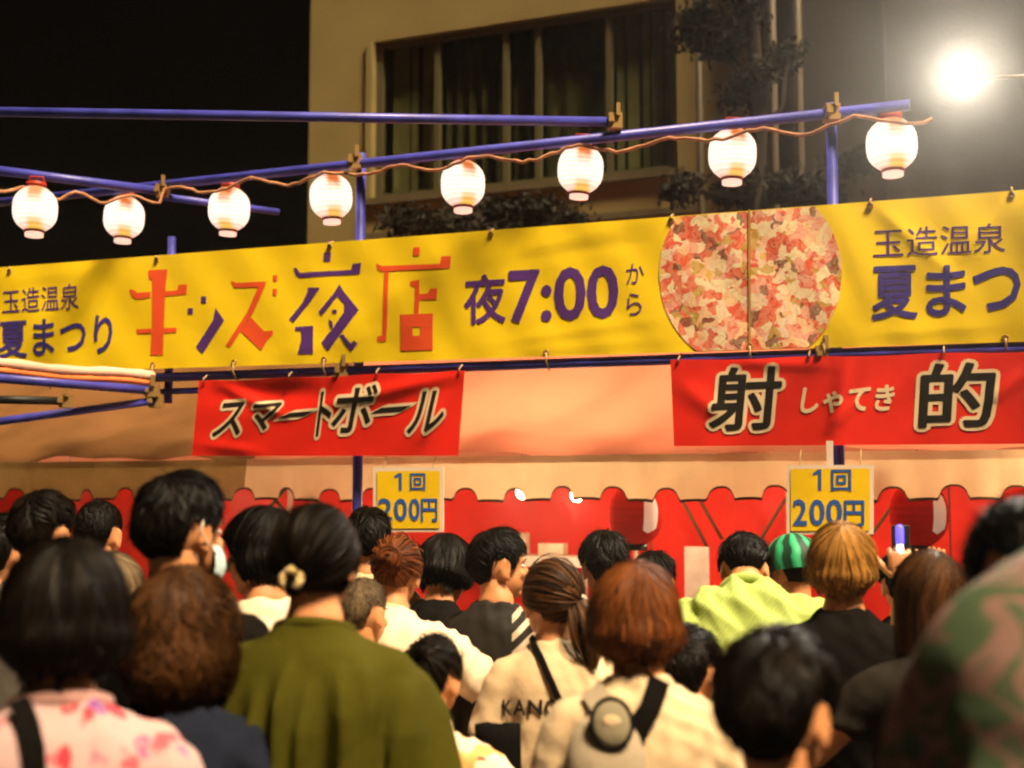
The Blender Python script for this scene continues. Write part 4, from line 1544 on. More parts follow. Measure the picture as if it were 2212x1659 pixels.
            pp = HC + d2 * np.array([a, b, c])
            naz = np.where(onball, np.arctan2(pp[:, 0], pp[:, 1] - HC[1]), paz)
            nz_ = np.where(onball, pp[:, 2], pz - st)
            stop = nz_ < lim(naz) + jit
            fz |= stop
            ths = np.where(fz, ths, ths2); al = np.where(fz, al, al2)
            paz = np.where(fz, paz, naz); pz = np.where(fz, pz - st * 0.04, nz_)
        wd = rng.uniform(0.0026, 0.0065, n2) * (0.8 if style == 'crew' else 1.0)
        wd = np.where(stray, 0.0016, wd)
        ribbons(pts, wd, np.clip(0.55 * ltint ** 1.5 + 0.5 * rng.uniform(0, 1, n2) ** 1.6, 0, 1))
    else:     # gathered to a knot
        K = np.array(knot, float)
        al = rng.uniform(-math.pi, math.pi, n)
        u = rng.uniform(0, 1, n) ** 0.8
        lm = lim(al)
        z = lm + 0.004 + (HC[2] + c * 0.97 - lm) * (1 - u)
        p0 = surf(al, z, 1.0)
        d0 = (p0 - HC) / np.array([a, b, c]); d0 /= np.linalg.norm(d0, axis=1, keepdims=True)
        d1 = (K - HC) / np.array([a, b, c]); d1 = nrm(d1)
        om = np.arccos(np.clip(d0 @ d1, -0.999, 0.999))
        pts = np.zeros((n, kk, 3))
        lift = rng.uniform(0, 1, n) ** 2 * 0.05
        lift = np.where(rng.random(n) < 0.05, rng.uniform(.06, .2, n), lift)
        for k in range(kk):
            t = k / (kk - 1)
            s0 = np.sin((1 - t) * om) / np.sin(om); s1 = np.sin(t * om) / np.sin(om)
            d = s0[:, None] * d0 + s1[:, None] * d1
            pts[:, k] = HC + d * np.array([a, b, c]) * (1.012 + lift * math.sin(math.pi * t))[:, None]
        ribbons(pts, rng.uniform(0.0026, 0.006, n), rng.uniform(0, 1, n) ** 1.6)
        if bun > 0:
            nb = 420
            C = K + nrm(K - HC) * bun * 0.55
            # core
            q = MB(); q.ell(C, (bun * .92, bun * .8, bun * .92), 16, 10)
            push(q.verts(), q.f, np.full(q.n, 0.1))
            ax = nrm(K - HC)
            pts = np.zeros((nb, kk, 3)); ph = rng.uniform(0, 6.28, nb); rr = bun * np.sqrt(rng.uniform(0.05, 1, nb)); span = rng.uniform(1.2, 2.6, nb)
            f1 = nrm(np.cross(ax, [0, 0, 1.0])); f2 = np.cross(ax, f1)
            for k in range(kk):
                an = ph + span * k / (kk - 1); r_ = rr * (1 - 0.15 * k / kk)
                pts[:, k] = C + r_[:, None] * (np.cos(an)[:, None] * f1 + np.sin(an)[:, None] * f2) + ax * (np.sqrt(np.maximum(0, (bun * 1.02) ** 2 - r_ ** 2)) * 0.85)[:, None]
            ribbons(pts, rng.uniform(0.004, 0.008, nb), rng.uniform(0, 1, nb) ** 1.4, pts - C)
        if tail > 0:
            nt_ = 260
            pts = np.zeros((nt_, kk, 3)); ox = rng.normal(scale=1, size=(nt_, 2)); ln = tail * rng.uniform(0.75, 1.05, nt_)
            for k in range(kk):
                t = k / (kk - 1)
                sp_ = 0.010 + 0.020 * math.sin(math.pi * min(1, t * 0.9 + .08)) ** 0.8
                cx = K[0] * (1 + 0.5 * t); cyy = K[1] - 0.035 * math.sin(math.pi * min(1, t * 1.4) * .6)
                pts[:, k] = np.stack([cx + ox[:, 0] * sp_ * .6, cyy + ox[:, 1] * sp_ * .5 - 0.01, K[2] - ln * t], 1)
            ribbons(pts, rng.uniform(0.005, 0.009, nt_), rng.uniform(0, 1, nt_) ** 1.6, pts - np.array([K[0], K[1] + .1, 0]) * np.array([1, 1, 0]) - pts * np.array([0, 0, 1]))
    return np.concatenate(mbv), mbf, np.concatenate(tint)


def frame3(x, up):
    x = nrm(x); y = nrm(np.cross(up, x)); z = np.cross(x, y)
    return np.stack([x, y, z], 1)


PEOPLE = {}
_seed = [100]


def person(key, label, cx, cy, d, yaw=0, lean=4, side=0, hp=0, hy=0, hr=0, hs=1.0, bw=1.0, hair=None, haircol=None,
           top=None, topkind='tee', sleeve=0.55, ease=0.022, wamp=0.011, wkind='soft', bottom=None, skirt=False, arms=None, hands=('relaxed', 'relaxed'),
           collar=None, handup=((0, 0, 1), (0, 0, 1)), neck=1.0):
    _seed[0] += 1
    rng = np.random.default_rng(_seed[0])
    S = Spine(lean, side)
    # --- head placement in the unit body
    nb = S.pt(0, -0.016, 1.46)
    tilt = R(lean * 0.55 + hp * 0.5)
    hc = nb + rotx(-tilt) @ np.array([0, 0.028, 0.148])
    hc[0] += math.sin(R(side)) * 0.1
    Rh = rotx(-R(hp)) @ rotz(R(hy)) @ roty(R(hr))
    target = P(cx, cy, d)
    s = target[2] / hc[2]
    Rz = rotz(R(yaw))
    base = target - s * (Rz @ hc); base[2] = 0
    hsc = hs / s                      # head size in metres stays hs times the adult head

    def W(v):
        return base + s * (np.asarray(v) @ Rz.T)
    root = empty('person', base)
    tag(root, label, 'person')
    # --- arms
    A = arms or (((-.30, .10, -1), (.10, .75, -.65)), ((.30, .10, -1), (-.10, .75, -.65)))
    J = []
    for i, sg in enumerate((-1, 1)):
        sh = S.pt(sg * 0.166 * bw, -0.012, 1.364)
        el = sh + nrm(A[i][0]) * 0.285
        wr = el + nrm(A[i][1]) * 0.245
        J.append((sh, el, wr))
    # --- body: one surface grown from limbs, trunk and neck
    mb = MB()
    mb.loft([S.ring(z, w * bw - (0.022 if z < 1.47 else 0.0), dd - (0.016 if z < 1.47 else 0.0), yo) for z, w, dd, yo in TORSO])
    mb.tube([nb + rotx(-tilt) @ np.array([0, 0, -.04]), nb + rotx(-tilt) @ np.array([0, 0.006, .04]), hc + Rh @ (np.array([0, -0.026, -0.055]) * hsc), hc + Rh @ (np.array([0, -0.015, 0.0]) * hsc)],
            [0.062 * neck, 0.057 * neck, 0.056 * neck * min(1.1, hsc), 0.05], 16, round_end=0)
    for i, sg in enumerate((-1, 1)):
        sh, el, wr = J[i]
        mid = sh + (el - sh) * .5
        mb.tube([sh + nrm(el - sh) * 0.005 + np.array([-sg * .02, 0, 0]), sh + (el - sh) * .12, mid, el, el + (wr - el) * .3, wr], [0.036, 0.044, 0.045, 0.040, 0.041, 0.027], 14, round_end=1)
        hip = np.array([sg * 0.088, 0, 0.90])
        mb.tube([hip, np.array([sg * 0.095, 0.01, 0.70]), np.array([sg * 0.098, 0.012, 0.49]), np.array([sg * 0.10, -0.01, 0.34]), np.array([sg * 0.10, -0.012, 0.09])],
                [0.092, 0.078, 0.056, 0.054, 0.037], 14, round_end=1)
        mb.ell((sg * 0.105, 0.045, 0.045), (0.042, 0.115, 0.04), 14, 8)
    bv, bf, bn = remesh(mb, 0.012, 4)
    body = MB(); body.add(bv, bf)
    body.add(hc + (HV * hsc) @ Rh.T, HF)
    for i, sg in enumerate((-1, 1)):
        sh, el, wr = J[i]
        hg = HANDS[hands[i]]
        hv = hg.verts() * np.array([1, 1 if sg > 0 else -1, 1])
        Fm = frame3(wr - el, handup[i])
        body.add(wr + (hv * 0.98) @ Fm.T, hg.f if sg > 0 else flip(hg.f))
    n_skin = len(body.f)
    q = MB()
    for sg in (-1, 1):
        q.ell((sg * 0.031, 0.070, 0.002), (0.0125, 0.010, 0.0075), 10, 8)
    body.add(hc + (q.verts() * hsc) @ Rh.T, q.f, 1)
    q = MB()
    for sg in (-1, 1):
        q.ell((sg * 0.031, 0.0775, 0.002), (0.006, 0.004, 0.006), 8, 6)
        q.tube([(sg * 0.016, 0.0835, 0.022), (sg * 0.033, 0.0825, 0.026), (sg * 0.050, 0.072, 0.020)], [0.003, 0.0035, 0.002], 6)
    body.add(hc + (q.verts() * hsc) @ Rh.T, q.f, 2)
    q = MB(); q.ell((0, 0.084, -0.060), (0.022, 0.008, 0.0065), 12, 8)
    body.add(hc + (q.verts() * hsc) @ Rh.T, q.f, 3)
    body.v = [W(body.verts())]
    bo = body.build('body', [m_skin, m_eyew, m_iris, m_lip], root)
    # --- garment for the upper body
    if top is not None:
        g_ = MB()
        zhem = {'tee': 0.80, 'jinbei': 0.70, 'kimono': 0.74, 'jacket': 0.74, 'vest': 0.80}[topkind]
        rr = []
        for z, w, dd, yo in TORSO:
            if z < zhem or z > 1.49:
                continue
            k = ease if z < 1.42 else ease * (0.6 if topkind != 'jacket' else 1.0)
            if topkind == 'jinbei':
                k2 = 0.024 * np.clip((1.38 - z) / .4, 0, 1)
            elif topkind == 'jacket':
                k2 = 0.035
            else:
                k2 = 0.012 * np.clip((1.3 - z) / .3, 0, 1)
            wv = w if z > 1.2 or topkind in ('vest',) else max(w, 0.158)
            rr.append(S.ring(z, (wv + k + k2) * bw, dd + k + k2, yo))
        rr.insert(0, S.ring(zhem - 0.01, (0.17 + ease + (0.026 if topkind == 'jinbei' else .014)) * bw, 0.115 + ease + (0.026 if topkind == 'jinbei' else .012), 0))
        g_.loft(rr)
        for i, sg in enumerate((-1, 1)):
            if topkind == 'vest':
                continue
            sh, el, wr = J[i]
            if sleeve <= 1.0:
                en = sh + (el - sh) * sleeve
                pts = [sh + np.array([-sg * .035, 0, -.005]), sh + (el - sh) * .15, sh + (en - sh) * .6, en]
            else:
                en = el + (wr - el) * min(1, sleeve - 1.0)
                pts = [sh + np.array([-sg * .035, 0, -.005]), sh + (el - sh) * .15, sh + (el - sh) * .6, el, en]
            r0 = 0.054 + ease
            if topkind == 'jinbei' or topkind == 'kimono':
                rads = list(np.linspace(r0, 0.105, len(pts)))
            elif topkind == 'jacket':
                rads = [r0 + .012] + [r0 + .008] * (len(pts) - 2) + [0.06]
            else:
                rads = list(np.linspace(r0, 0.050 + ease * 1.2, len(pts)))
            g_.tube(pts, rads, 18)
            g_.tube([S.pt(sg * 0.05, -0.016, 1.448), S.pt(sg * 0.105 * bw, -0.014, 1.405), sh], [0.026, 0.040, r0 - 0.012], 16, round_end=1)
        gv, gf, gn = remesh(g_, 0.0115, 9, 0.5)
        gv = wrinkles(gv, gn, rng, wamp, wkind)
        g2 = MB(); g2.add(W(gv), gf)
        nm = {'tee': 'shirt', 'jinbei': 'jinbei_jacket', 'kimono': 'yukata', 'jacket': 'jacket', 'vest': 'sleeveless_top'}[topkind]
        go = g2.build(nm, top, root)
        PEOPLE[key] = dict(root=root, shirt=(W(gv), gf), s=s, base=base, Rz=Rz, hc=hc, Rh=Rh, hsc=hsc, S=S, W=W, J=J)
    if collar is not None:
        cm, wd = collar
        pts = []
        for a_ in np.linspace(0, 2 * math.pi, 25):
            z = 1.472 - 0.035 * (0.5 + 0.5 * math.sin(a_))
            pts.append(S.pt((0.078) * math.cos(a_) * 1.05, -0.018 + 0.076 * math.sin(a_) + 0.012, z))
        t_ = MB(); t_.tube([W(p) for p in pts], wd * s, 9); t_.build('collar', cm, root)
    # --- lower garment
    bm_ = bottom or mat('trousers_dark', (0.03, 0.03, 0.035), 0.85, bump=0.2)
    t_ = MB()
    ztop = 0.95
    if skirt:
        t_.loft([S.ring(z, w_ * bw, d_, 0) for z, w_, d_ in ((0.16, .215, .20), (0.4, .205, .18), (0.7, .195, .155), (0.88, .186, .140), (0.97, .176, .128))])
    else:
        t_.loft([S.ring(z, w_ * bw, d_, 0) for z, w_, d_ in ((0.80, .172, .122), (0.88, .182, .133), (0.97, .178, .128))])
        for sg in (-1, 1):
            t_.tube([(sg * 0.088, 0, 0.88), (sg * 0.095, 0.01, 0.70), (sg * 0.098, 0.012, 0.49), (sg * 0.10, -0.008, 0.30), (sg * 0.10, -0.010, 0.10)], [0.104, 0.092, 0.074, 0.070, 0.066], 16)
    tv, tf, tn_ = remesh(t_, 0.018, 4)
    tv = wrinkles(tv, tn_, rng, 0.006, 'soft')
    t_ = MB(); t_.add(W(tv), tf); t_.build('skirt' if skirt else 'trousers', bm_, root)
    for sg in (-1, 1):
        t_ = MB(); t_.ell((sg * 0.105, 0.045, 0.050), (0.050, 0.128, 0.048), 14, 8); t_.v = [W(t_.verts())]; t_.build('shoe', m_shoe, root)
    # --- hair
    if hair is not None:
        hv, hf, ht = hair_geo(rng=rng, **hair)
        me = bpy.data.meshes.new('hair')
        me.from_pydata(W(hc + (hv * hsc) @ Rh.T).tolist(), [], hf)
        me.materials.append(haircol)
        me.polygons.foreach_set('use_smooth', [True] * len(me.polygons))
        at = me.attributes.new('tint', 'FLOAT', 'POINT'); at.data.foreach_set('value', ht.astype(np.float32))
        link('hair', me, root)
    PEOPLE.setdefault(key, dict(root=root, s=s, base=base, Rz=Rz, hc=hc, Rh=Rh, hsc=hsc, S=S, W=W, J=J))
    return root


def headpt(key, p):
    q = PEOPLE[key]
    return q['W'](q['hc'] + q['Rh'] @ (np.asarray(p, float) * q['hsc']))


def on_back(key, pts2, off=0.006):
    """drop picture points onto the person's garment, as seen from the street"""
    v, f = PEOPLE[key]['shirt']
    bv = BVHTree.FromPolygons([Vector(q) for q in v], f)
    out = []
    for (x, y) in pts2:
        r = nrm(ray(x, y))
        hit = bv.ray_cast(Vector(CAM), Vector(r))
        if hit[0] is None:
            loc, nn, _, _ = bv.find_nearest(Vector(P(x, y, 4.0)))
            hit = (loc, nn)
        nn = np.array(hit[1]); nn = nn if np.dot(nn, r) < 0 else -nn
        out.append(np.array(hit[0]) + nn * off)
    return np.array(out)


def surf_drop(key, p3, off=0.008):
    """nearest garment points for 3-D points"""
    v, f = PEOPLE[key]['shirt']
    bv = BVHTree.FromPolygons([Vector(q) for q in v], f)
    out = []
    for p in p3:
        loc, nn, _, _ = bv.find_nearest(Vector(p))
        nn = np.array(nn)
        if np.dot(nn, np.asarray(p) - np.array(loc)) < 0 and np.linalg.norm(np.asarray(p) - np.array(loc)) > 0.03:
            nn = nn
        out.append(np.array(loc) + nn * off)
    return np.array(out)


def strap(key, path2, width, m, name, parent=None, off=0.008, n=36):
    """flat band along a picture path laid on the garment, with thickness"""
    pth = np.array(path2, float)
    seg = np.r_[0, np.cumsum(np.hypot(*np.diff(pth, axis=0).T))]
    t = np.linspace(0, seg[-1], n)
    xy = np.stack([np.interp(t, seg, pth[:, 0]), np.interp(t, seg, pth[:, 1])], 1)
    c = on_back(key, xy, off)
    for _ in range(3):
        c[1:-1] = (c[:-2] + 2 * c[1:-1] + c[2:]) / 4
    tan = np.gradient(c, axis=0); tan /= np.linalg.norm(tan, axis=1, keepdims=True)
    view = nrm(c.mean(0) - CAM)
    sd = np.cross(tan, view); sd /= np.linalg.norm(sd, axis=1, keepdims=True)
    nr = np.cross(sd, tan)
    rings = []
    for i in range(n):
        o = nr[i] * 0.004
        o = -o if np.dot(o, view) > 0 else o
        rings.append(np.array([c[i] - sd[i] * width / 2, c[i] - sd[i] * width / 2 + o, c[i] + sd[i] * width / 2 + o, c[i] + sd[i] * width / 2]))
    mb = MB(); mb.loft(rings)
    return mb.build(name, m, parent, smooth=False)

# ------------------------------------------------------------------ clothes and hair colours
def cloth(name, col, **k):
    k.setdefault('rough', 0.85); k.setdefault('var', 0.10); k.setdefault('vscale', 6); k.setdefault('bump', 0.35); k.setdefault('bscale', 26); k.setdefault('spec', 0.15); k.setdefault('sheen', 0.15)
    return mat(name, col, **k)


c_cream = cloth('cream_cotton', (0.56, 0.42, 0.26))
c_offw = cloth('offwhite_cotton', (0.70, 0.56, 0.40))
c_olive = cloth('olive_cotton', (0.048, 0.045, 0.004), sheen=0.0, spec=0.05)
c_navy = cloth('navy_cotton', (0.012, 0.015, 0.026), spec=0.0, sheen=0.0)
c_black = cloth('black_cotton', (0.008, 0.007, 0.0065), spec=0.0, sheen=0.0)
c_char = cloth('charcoal_cotton', (0.022, 0.019, 0.016), spec=0.0, sheen=0.0)
c_grey = cloth('grey_cotton', (0.10, 0.085, 0.07))
c_beige = cloth('beige_linen', (0.32, 0.23, 0.15))
c_denim = cloth('denim', (0.04, 0.055, 0.10))
c_sand = cloth('sand_skirt', (0.34, 0.22, 0.11))
c_lime, nt, b_ = nodes_of('lime_stripe', 0.8)
tc = nt.nodes.new('ShaderNodeTexCoord')
wv = nt.nodes.new('ShaderNodeTexWave'); wv.inputs['Scale'].default_value = 34; wv.inputs['Distortion'].default_value = 6; wv.inputs['Detail'].default_value = 2
mp = nt.nodes.new('ShaderNodeMapping'); mp.inputs['Rotation'].default_value = (0, R(-38), 0)
nt.links.new(tc.outputs['Object'], mp.inputs[0]); nt.links.new(mp.outputs[0], wv.inputs['Vector'])
rp = ramp(nt, [(0.0, (0.27, 0.36, 0.075)), (0.5, (0.30, 0.39, 0.095)), (1.0, (0.34, 0.42, 0.12))])
nt.links.new(wv.outputs['Fac'], rp.inputs['Fac']); nt.links.new(rp.outputs[0], b_.inputs['Base Color'])

c_pink, nt, b_ = nodes_of('pink_floral', 0.85)
tc = nt.nodes.new('ShaderNodeTexCoord')
nz = nt.nodes.new('ShaderNodeTexNoise'); nz.inputs['Scale'].default_value = 14; nt.links.new(tc.outputs['Object'], nz.inputs['Vector'])
vv_ = mixc(nt, 0.10, tc.outputs['Object'], nz.outputs['Color'])
vo = nt.nodes.new('ShaderNodeTexVoronoi'); vo.inputs['Scale'].default_value = 20; nt.links.new(vv_, vo.inputs['Vector'])
sc_ = nt.nodes.new('ShaderNodeSeparateColor'); nt.links.new(vo.outputs['Color'], sc_.inputs[0])
pick = ramp(nt, [(0.0, (0.43, 0.29, 0.295)), (0.16, (0.42, 0.035, 0.06)), (0.48, (0.36, 0.10, 0.19)), (0.74, (0.43, 0.29, 0.295)), (0.84, (0.20, 0.06, 0.25)), (0.92, (0.48, 0.09, 0.12))], 'CONSTANT')
nt.links.new(sc_.outputs[0], pick.inputs['Fac'])
edge = nt.nodes.new('ShaderNodeMapRange'); edge.inputs['From Min'].default_value = 0.34; edge.inputs['From Max'].default_value = 0.46; edge.inputs['To Min'].default_value = 1; edge.inputs['To Max'].default_value = 0
nt.links.new(vo.outputs['Distance'], edge.inputs['Value'])
cen = nt.nodes.new('ShaderNodeMapRange'); cen.inputs['From Min'].default_value = 0.08; cen.inputs['From Max'].default_value = 0.14; cen.inputs['To Min'].default_value = 1; cen.inputs['To Max'].default_value = 0
nt.links.new(vo.outputs['Distance'], cen.inputs['Value'])
col_ = mixc(nt, edge.outputs[0], (0.43, 0.29, 0.295), pick.outputs[0])
col_ = mixc(nt, cen.outputs[0], col_, (0.50, 0.33, 0.26))
nt.links.new(col_, b_.inputs['Base Color'])

c_floral, nt, b_ = nodes_of('white_orange_floral', 0.85)
tc = nt.nodes.new('ShaderNodeTexCoord')
vo = nt.nodes.new('ShaderNodeTexVoronoi'); vo.inputs['Scale'].default_value = 22; nt.links.new(tc.outputs['Object'], vo.inputs['Vector'])
sc_ = nt.nodes.new('ShaderNodeSeparateColor'); nt.links.new(vo.outputs['Color'], sc_.inputs[0])
pick = ramp(nt, [(0.0, (0.78, 0.62, 0.44)), (0.5, (0.70, 0.18, 0.06)), (0.66, (0.80, 0.60, 0.40)), (0.8, (0.65, 0.36, 0.12)), (0.9, (0.60, 0.07, 0.05))], 'CONSTANT')
nt.links.new(sc_.outputs[1], pick.inputs['Fac']); nt.links.new(pick.outputs[0], b_.inputs['Base Color'])

c_camo, nt, b_ = nodes_of('camouflage', 0.85)
tc = nt.nodes.new('ShaderNodeTexCoord')
n1 = nt.nodes.new('ShaderNodeTexNoise'); n1.inputs['Scale'].default_value = 9.5; n1.inputs['Detail'].default_value = 1.5; n1.inputs['Distortion'].default_value = 0.8
mp = nt.nodes.new('ShaderNodeMapping'); mp.inputs['Scale'].default_value = (1, 1, 1.5); mp.inputs['Rotation'].default_value = (0, R(30), 0)
nt.links.new(tc.outputs['Object'], mp.inputs[0]); nt.links.new(mp.outputs[0], n1.inputs['Vector'])
rp = ramp(nt, [(0.0, (0.034, 0.054, 0.026)), (0.46, (0.046, 0.074, 0.036)), (0.50, (0.165, 0.092, 0.076)), (0.58, (0.175, 0.10, 0.084)), (0.61, (0.046, 0.074, 0.036)), (0.75, (0.10, 0.10, 0.065))])
nt.links.new(n1.outputs['Fac'], rp.inputs['Fac']); nt.links.new(rp.outputs[0], b_.inputs['Base Color'])

c_stripe, nt, b_ = nodes_of('black_cream_stripe', 0.85)
tc = nt.nodes.new('ShaderNodeTexCoord'); sx = nt.nodes.new('ShaderNodeSeparateXYZ')
nt.links.new(tc.outputs['Object'], sx.inputs[0])
st_ = mth(nt, 'FRACT', mth(nt, 'MULTIPLY', mth(nt, 'ADD', sx.outputs[2], mth(nt, 'MULTIPLY', sx.outputs[0], -0.9)), 17.0))
cut = mth(nt, 'MULTIPLY', mth(nt, 'GREATER_THAN', st_, 0.55), mth(nt, 'GREATER_THAN', sx.outputs[0], 0.0))
nt.links.new(mixc(nt, cut, (0.012, 0.010, 0.008), (0.45, 0.36, 0.27)), b_.inputs['Base Color'])

h_black = hair_material('hair_black', (0.0008, 0.0006, 0.0005), (0.0045, 0.003, 0.0018))
h_dark = hair_material('hair_darkbrown', (0.001, 0.0007, 0.0005), (0.010, 0.005, 0.002))
h_brown = hair_material('hair_brown', (0.012, 0.005, 0.002), (0.105, 0.042, 0.012))
h_red = hair_material('hair_auburn', (0.040, 0.010, 0.003), (0.22, 0.065, 0.017))
h_ging = hair_material('hair_ginger', (0.030, 0.008, 0.002), (0.27, 0.080, 0.015))
h_blond = hair_material('hair_blond', (0.03, 0.010, 0.002), (0.58, 0.28, 0.055))
h_tan = hair_material('hair_greybrown', (0.03, 0.02, 0.011), (0.20, 0.14, 0.08))

SHORT = dict(style='short', th=0.015)
MESSY = dict(style='messy', th=0.020)
fwd = ((( -.30, .15, -1), (.15, .9, -.2)), ((.30, .15, -1), (-.15, .9, -.2)))

# ------------------------------------------------------------------ the crowd, nearest first
person('pink', 'woman in pink floral yukata with dark bobbed hair at the lower left corner', 138, 1340, 2.34, yaw=14, hy=14, hp=6, lean=3, hs=1.02,
       hair=dict(style='bob', th=0.028, length=0.085, n=2200), haircol=h_dark, top=c_pink, topkind='kimono', sleeve=1.2, wamp=0.005, skirt=True, bottom=c_pink,
       collar=(cloth('pink_collar', (0.40, 0.22, 0.20)), 0.016))
person('brown', 'person with wavy reddish brown hair and navy shirt behind the pink yukata', 398, 1372, 2.78, yaw=-8, hp=4, hs=1.0,
       hair=dict(style='bob', th=0.030, length=0.135, n=2600, curl=0.020), haircol=h_brown, top=c_navy, wamp=0.010)
person('tall', 'tall man with thick black hair and a pale blue mask under his chin', 398, 1148, 3.25, yaw=-14, hy=-20, hp=4, hs=1.10, bw=1.06,
       hair=dict(style='short', th=0.016, n=2200), haircol=h_black, top=c_black, neck=1.1)
person('olive', 'person in a draped olive green jinbei with hair tied low', 690, 1212, 2.92, yaw=-6, hy=-10, lean=5, hp=5, hs=0.98, bw=1.0,
       hair=dict(style='tied', th=0.012, knot=(-0.008, -0.102, -0.050), bun=0.024, n=1900), haircol=h_dark, top=c_olive, topkind='jinbei', sleeve=1.15, wamp=0.046, wkind='drape',
       collar=(c_olive, 0.014), arms=(((-.30, .10, -1), (.05, .7, -.7)), ((.22, .06, -1), (-.1, .7, -.7))))
person('turned', 'dark haired woman turned left between the tall man and the olive jinbei', 562, 1195, 3.72, yaw=35, hy=48, hp=14, hs=0.98,
       hair=dict(style='bob', th=0.020, length=0.10, n=1600), haircol=h_black, top=c_offw)
person('sling', 'woman with a ginger bob and cream T-shirt carrying a black sling bag', 1372, 1345, 3.05, yaw=4, hp=8, lean=5, hs=1.0, bw=1.03,
       hair=dict(style='bob', th=0.026, length=0.078, n=2400), haircol=h_ging, top=c_cream, wamp=0.013)
person('boy', 'boy with short dark hair in the front row at lower right', 1680, 1545, 2.12, yaw=-16, hy=-14, hp=10, hs=0.98, bw=0.94,
       hair=dict(style='short', th=0.020, n=2200), haircol=h_dark, top=c_black)
person('camo', 'large person in a camouflage jacket cut by the right edge', 2240, 1262, 2.10, yaw=4, lean=60, hp=58, hs=1.05, bw=1.17,
       hair=dict(style='short', th=0.018), haircol=h_black, top=c_camo, topkind='jacket', sleeve=1.9, wamp=0.013, ease=0.035,
       arms=(((-.10, .05, -1), (.1, .8, -.5)), ((.10, .05, -1), (-.1, .8, -.5))))
person('long', 'woman with brown hair and charcoal top just left of the camouflage jacket', 2008, 1295, 3.45, yaw=6, hp=8, hs=0.97,
       hair=dict(style='long', th=0.018, length=0.22, n=1800), haircol=h_brown, top=c_char, wamp=0.016, bw=1.04,
       arms=(((-.55, .45, -.75), (-.2, .9, .2)), ((.30, .10, -1), (-.10, .75, -.65))))
person('blond', 'person with blond dyed hair and black top under the right price sign', 1817, 1224, 3.92, yaw=-6, hp=2, hs=1.0,
       hair=dict(style='bob', th=0.018, length=0.068, n=2200), haircol=h_blond, top=c_black, sleeve=0.4,
       arms=(((-.35, .2, -1), (.15, .9, -.3)), ((.20, .9, -.2), (.02, .1, 1))), hands=('relaxed', 'grip'), handup=((0, 0, 1), (0, -1, 0.2)))
person('lime', 'man in a lime green striped shirt bending over the counter', 1608, 1232, 4.55, yaw=-8, lean=48, hp=50, hs=0.98, bw=1.28,
       hair=SHORT, haircol=h_black, top=c_lime, topkind='tee', sleeve=0.85, wamp=0.016, wkind='diag', collar=(c_lime, 0.018), arms=fwd)
person('melon', 'child in a green striped watermelon hat beside the lime shirt', 1712, 1232, 4.9, yaw=10, hp=14, hs=0.96, bw=.9,
       hair=dict(style='crew', th=0.008, n=500), haircol=h_black, top=c_offw)
person('child', 'child with dark hair between the ginger bob and the lime shirt', 1488, 1450, 3.72, yaw=-16, hy=-12, hp=6, hs=0.95, bw=0.92,
       hair=dict(style='short', th=0.018), haircol=h_dark, top=c_offw)
person('pony', 'woman with a brown ponytail and cream lettered shirt with a thin black strap', 1188, 1300, 4.05, yaw=12, hy=8, hp=6, hs=0.98,
       hair=dict(style='tied', th=0.014, knot=(0.055, -0.092, 0.0), tail=0.21, n=1500), haircol=h_brown, top=c_cream, wamp=0.010, sleeve=0.8, bw=0.98, bottom=c_sand, skirt=True)
person('profile', 'man with black hair seen in right profile wearing a striped dark shirt', 1082, 1222, 4.6, yaw=-28, hy=-42, hp=4, hs=0.99,
       hair=SHORT, haircol=h_black, top=c_stripe, sleeve=0.7)
person('bun', 'woman with an auburn swirled bun and loose off-white blouse', 858, 1240, 4.55, yaw=-14, hy=6, hp=16, lean=14, hs=0.97, bw=1.05, side=6,
       hair=dict(style='tied', th=0.014, knot=(0.0, -0.108, 0.02), bun=0.050, n=1300), haircol=h_red, top=c_offw, sleeve=0.95, wamp=0.008, ease=0.034,
       collar=(c_cream, 0.012), arms=(((-.35, .3, -1), (.1, .8, -.5)), ((.80, .25, -.65), (.15, .55, -.8))))
person('pin', 'black haired head with a silver hair clip bowed beside the auburn bun', 962, 1238, 5.05, yaw=-20, hp=24, lean=14, hs=1.08,
       hair=dict(style='bob', th=0.022, length=0.06, n=1500), haircol=h_black, top=c_black)
person('crop', 'crew cut boy in front of the off-white blouse', 786, 1325, 4.25, yaw=-22, hy=-8, hp=8, hs=0.92, bw=0.9,
       hair=dict(style='crew', th=0.007, n=2400), haircol=h_tan, top=c_offw)
person('yukata', 'child in a white and orange floral yukata with a black sash behind the olive jinbei', 938, 1468, 3.5, yaw=-20, hp=14, hs=0.86, bw=0.95,
       hair=dict(style='tied', th=0.012, knot=(0.0, -0.095, 0.06), bun=0.03, n=900), haircol=h_dark, top=c_floral, topkind='kimono', sleeve=1.2, skirt=True, bottom=c_floral,
       arms=(((-.35, .2, -1), (.15, .9, -.3)), ((.6, .25, -.8), (-.1, .7, -.6))))
person('behind', 'black haired man just right of the olive jinbei by the blue post', 795, 1168, 5.1, yaw=6, hp=6, hs=0.98, hair=SHORT, haircol=h_black, top=c_cream)
person('flower', 'black haired man in beige behind the ponytail woman', 1306, 1224, 5.0, yaw=8, hp=10, hs=1.0, hair=MESSY, haircol=h_black, top=c_beige)
person('low', 'dark haired person bowing low left of the grey board', 1412, 1262, 5.42, yaw=-12, hp=26, lean=12, hs=1.02, hair=SHORT, haircol=h_black, top=c_black)
person('photo', 'dark haired person raising a black phone under the right red lantern', 1950, 1262, 4.95, yaw=-4, hp=0, hs=0.95, hair=SHORT, haircol=h_dark, top=c_black,
       arms=(((-.10, .85, .15), (.30, .25, .95)), ((.10, .85, .15), (.10, .25, .95))), hands=('grip', 'grip'), handup=((0, -1, 0.3), (0, -1, 0.3)))
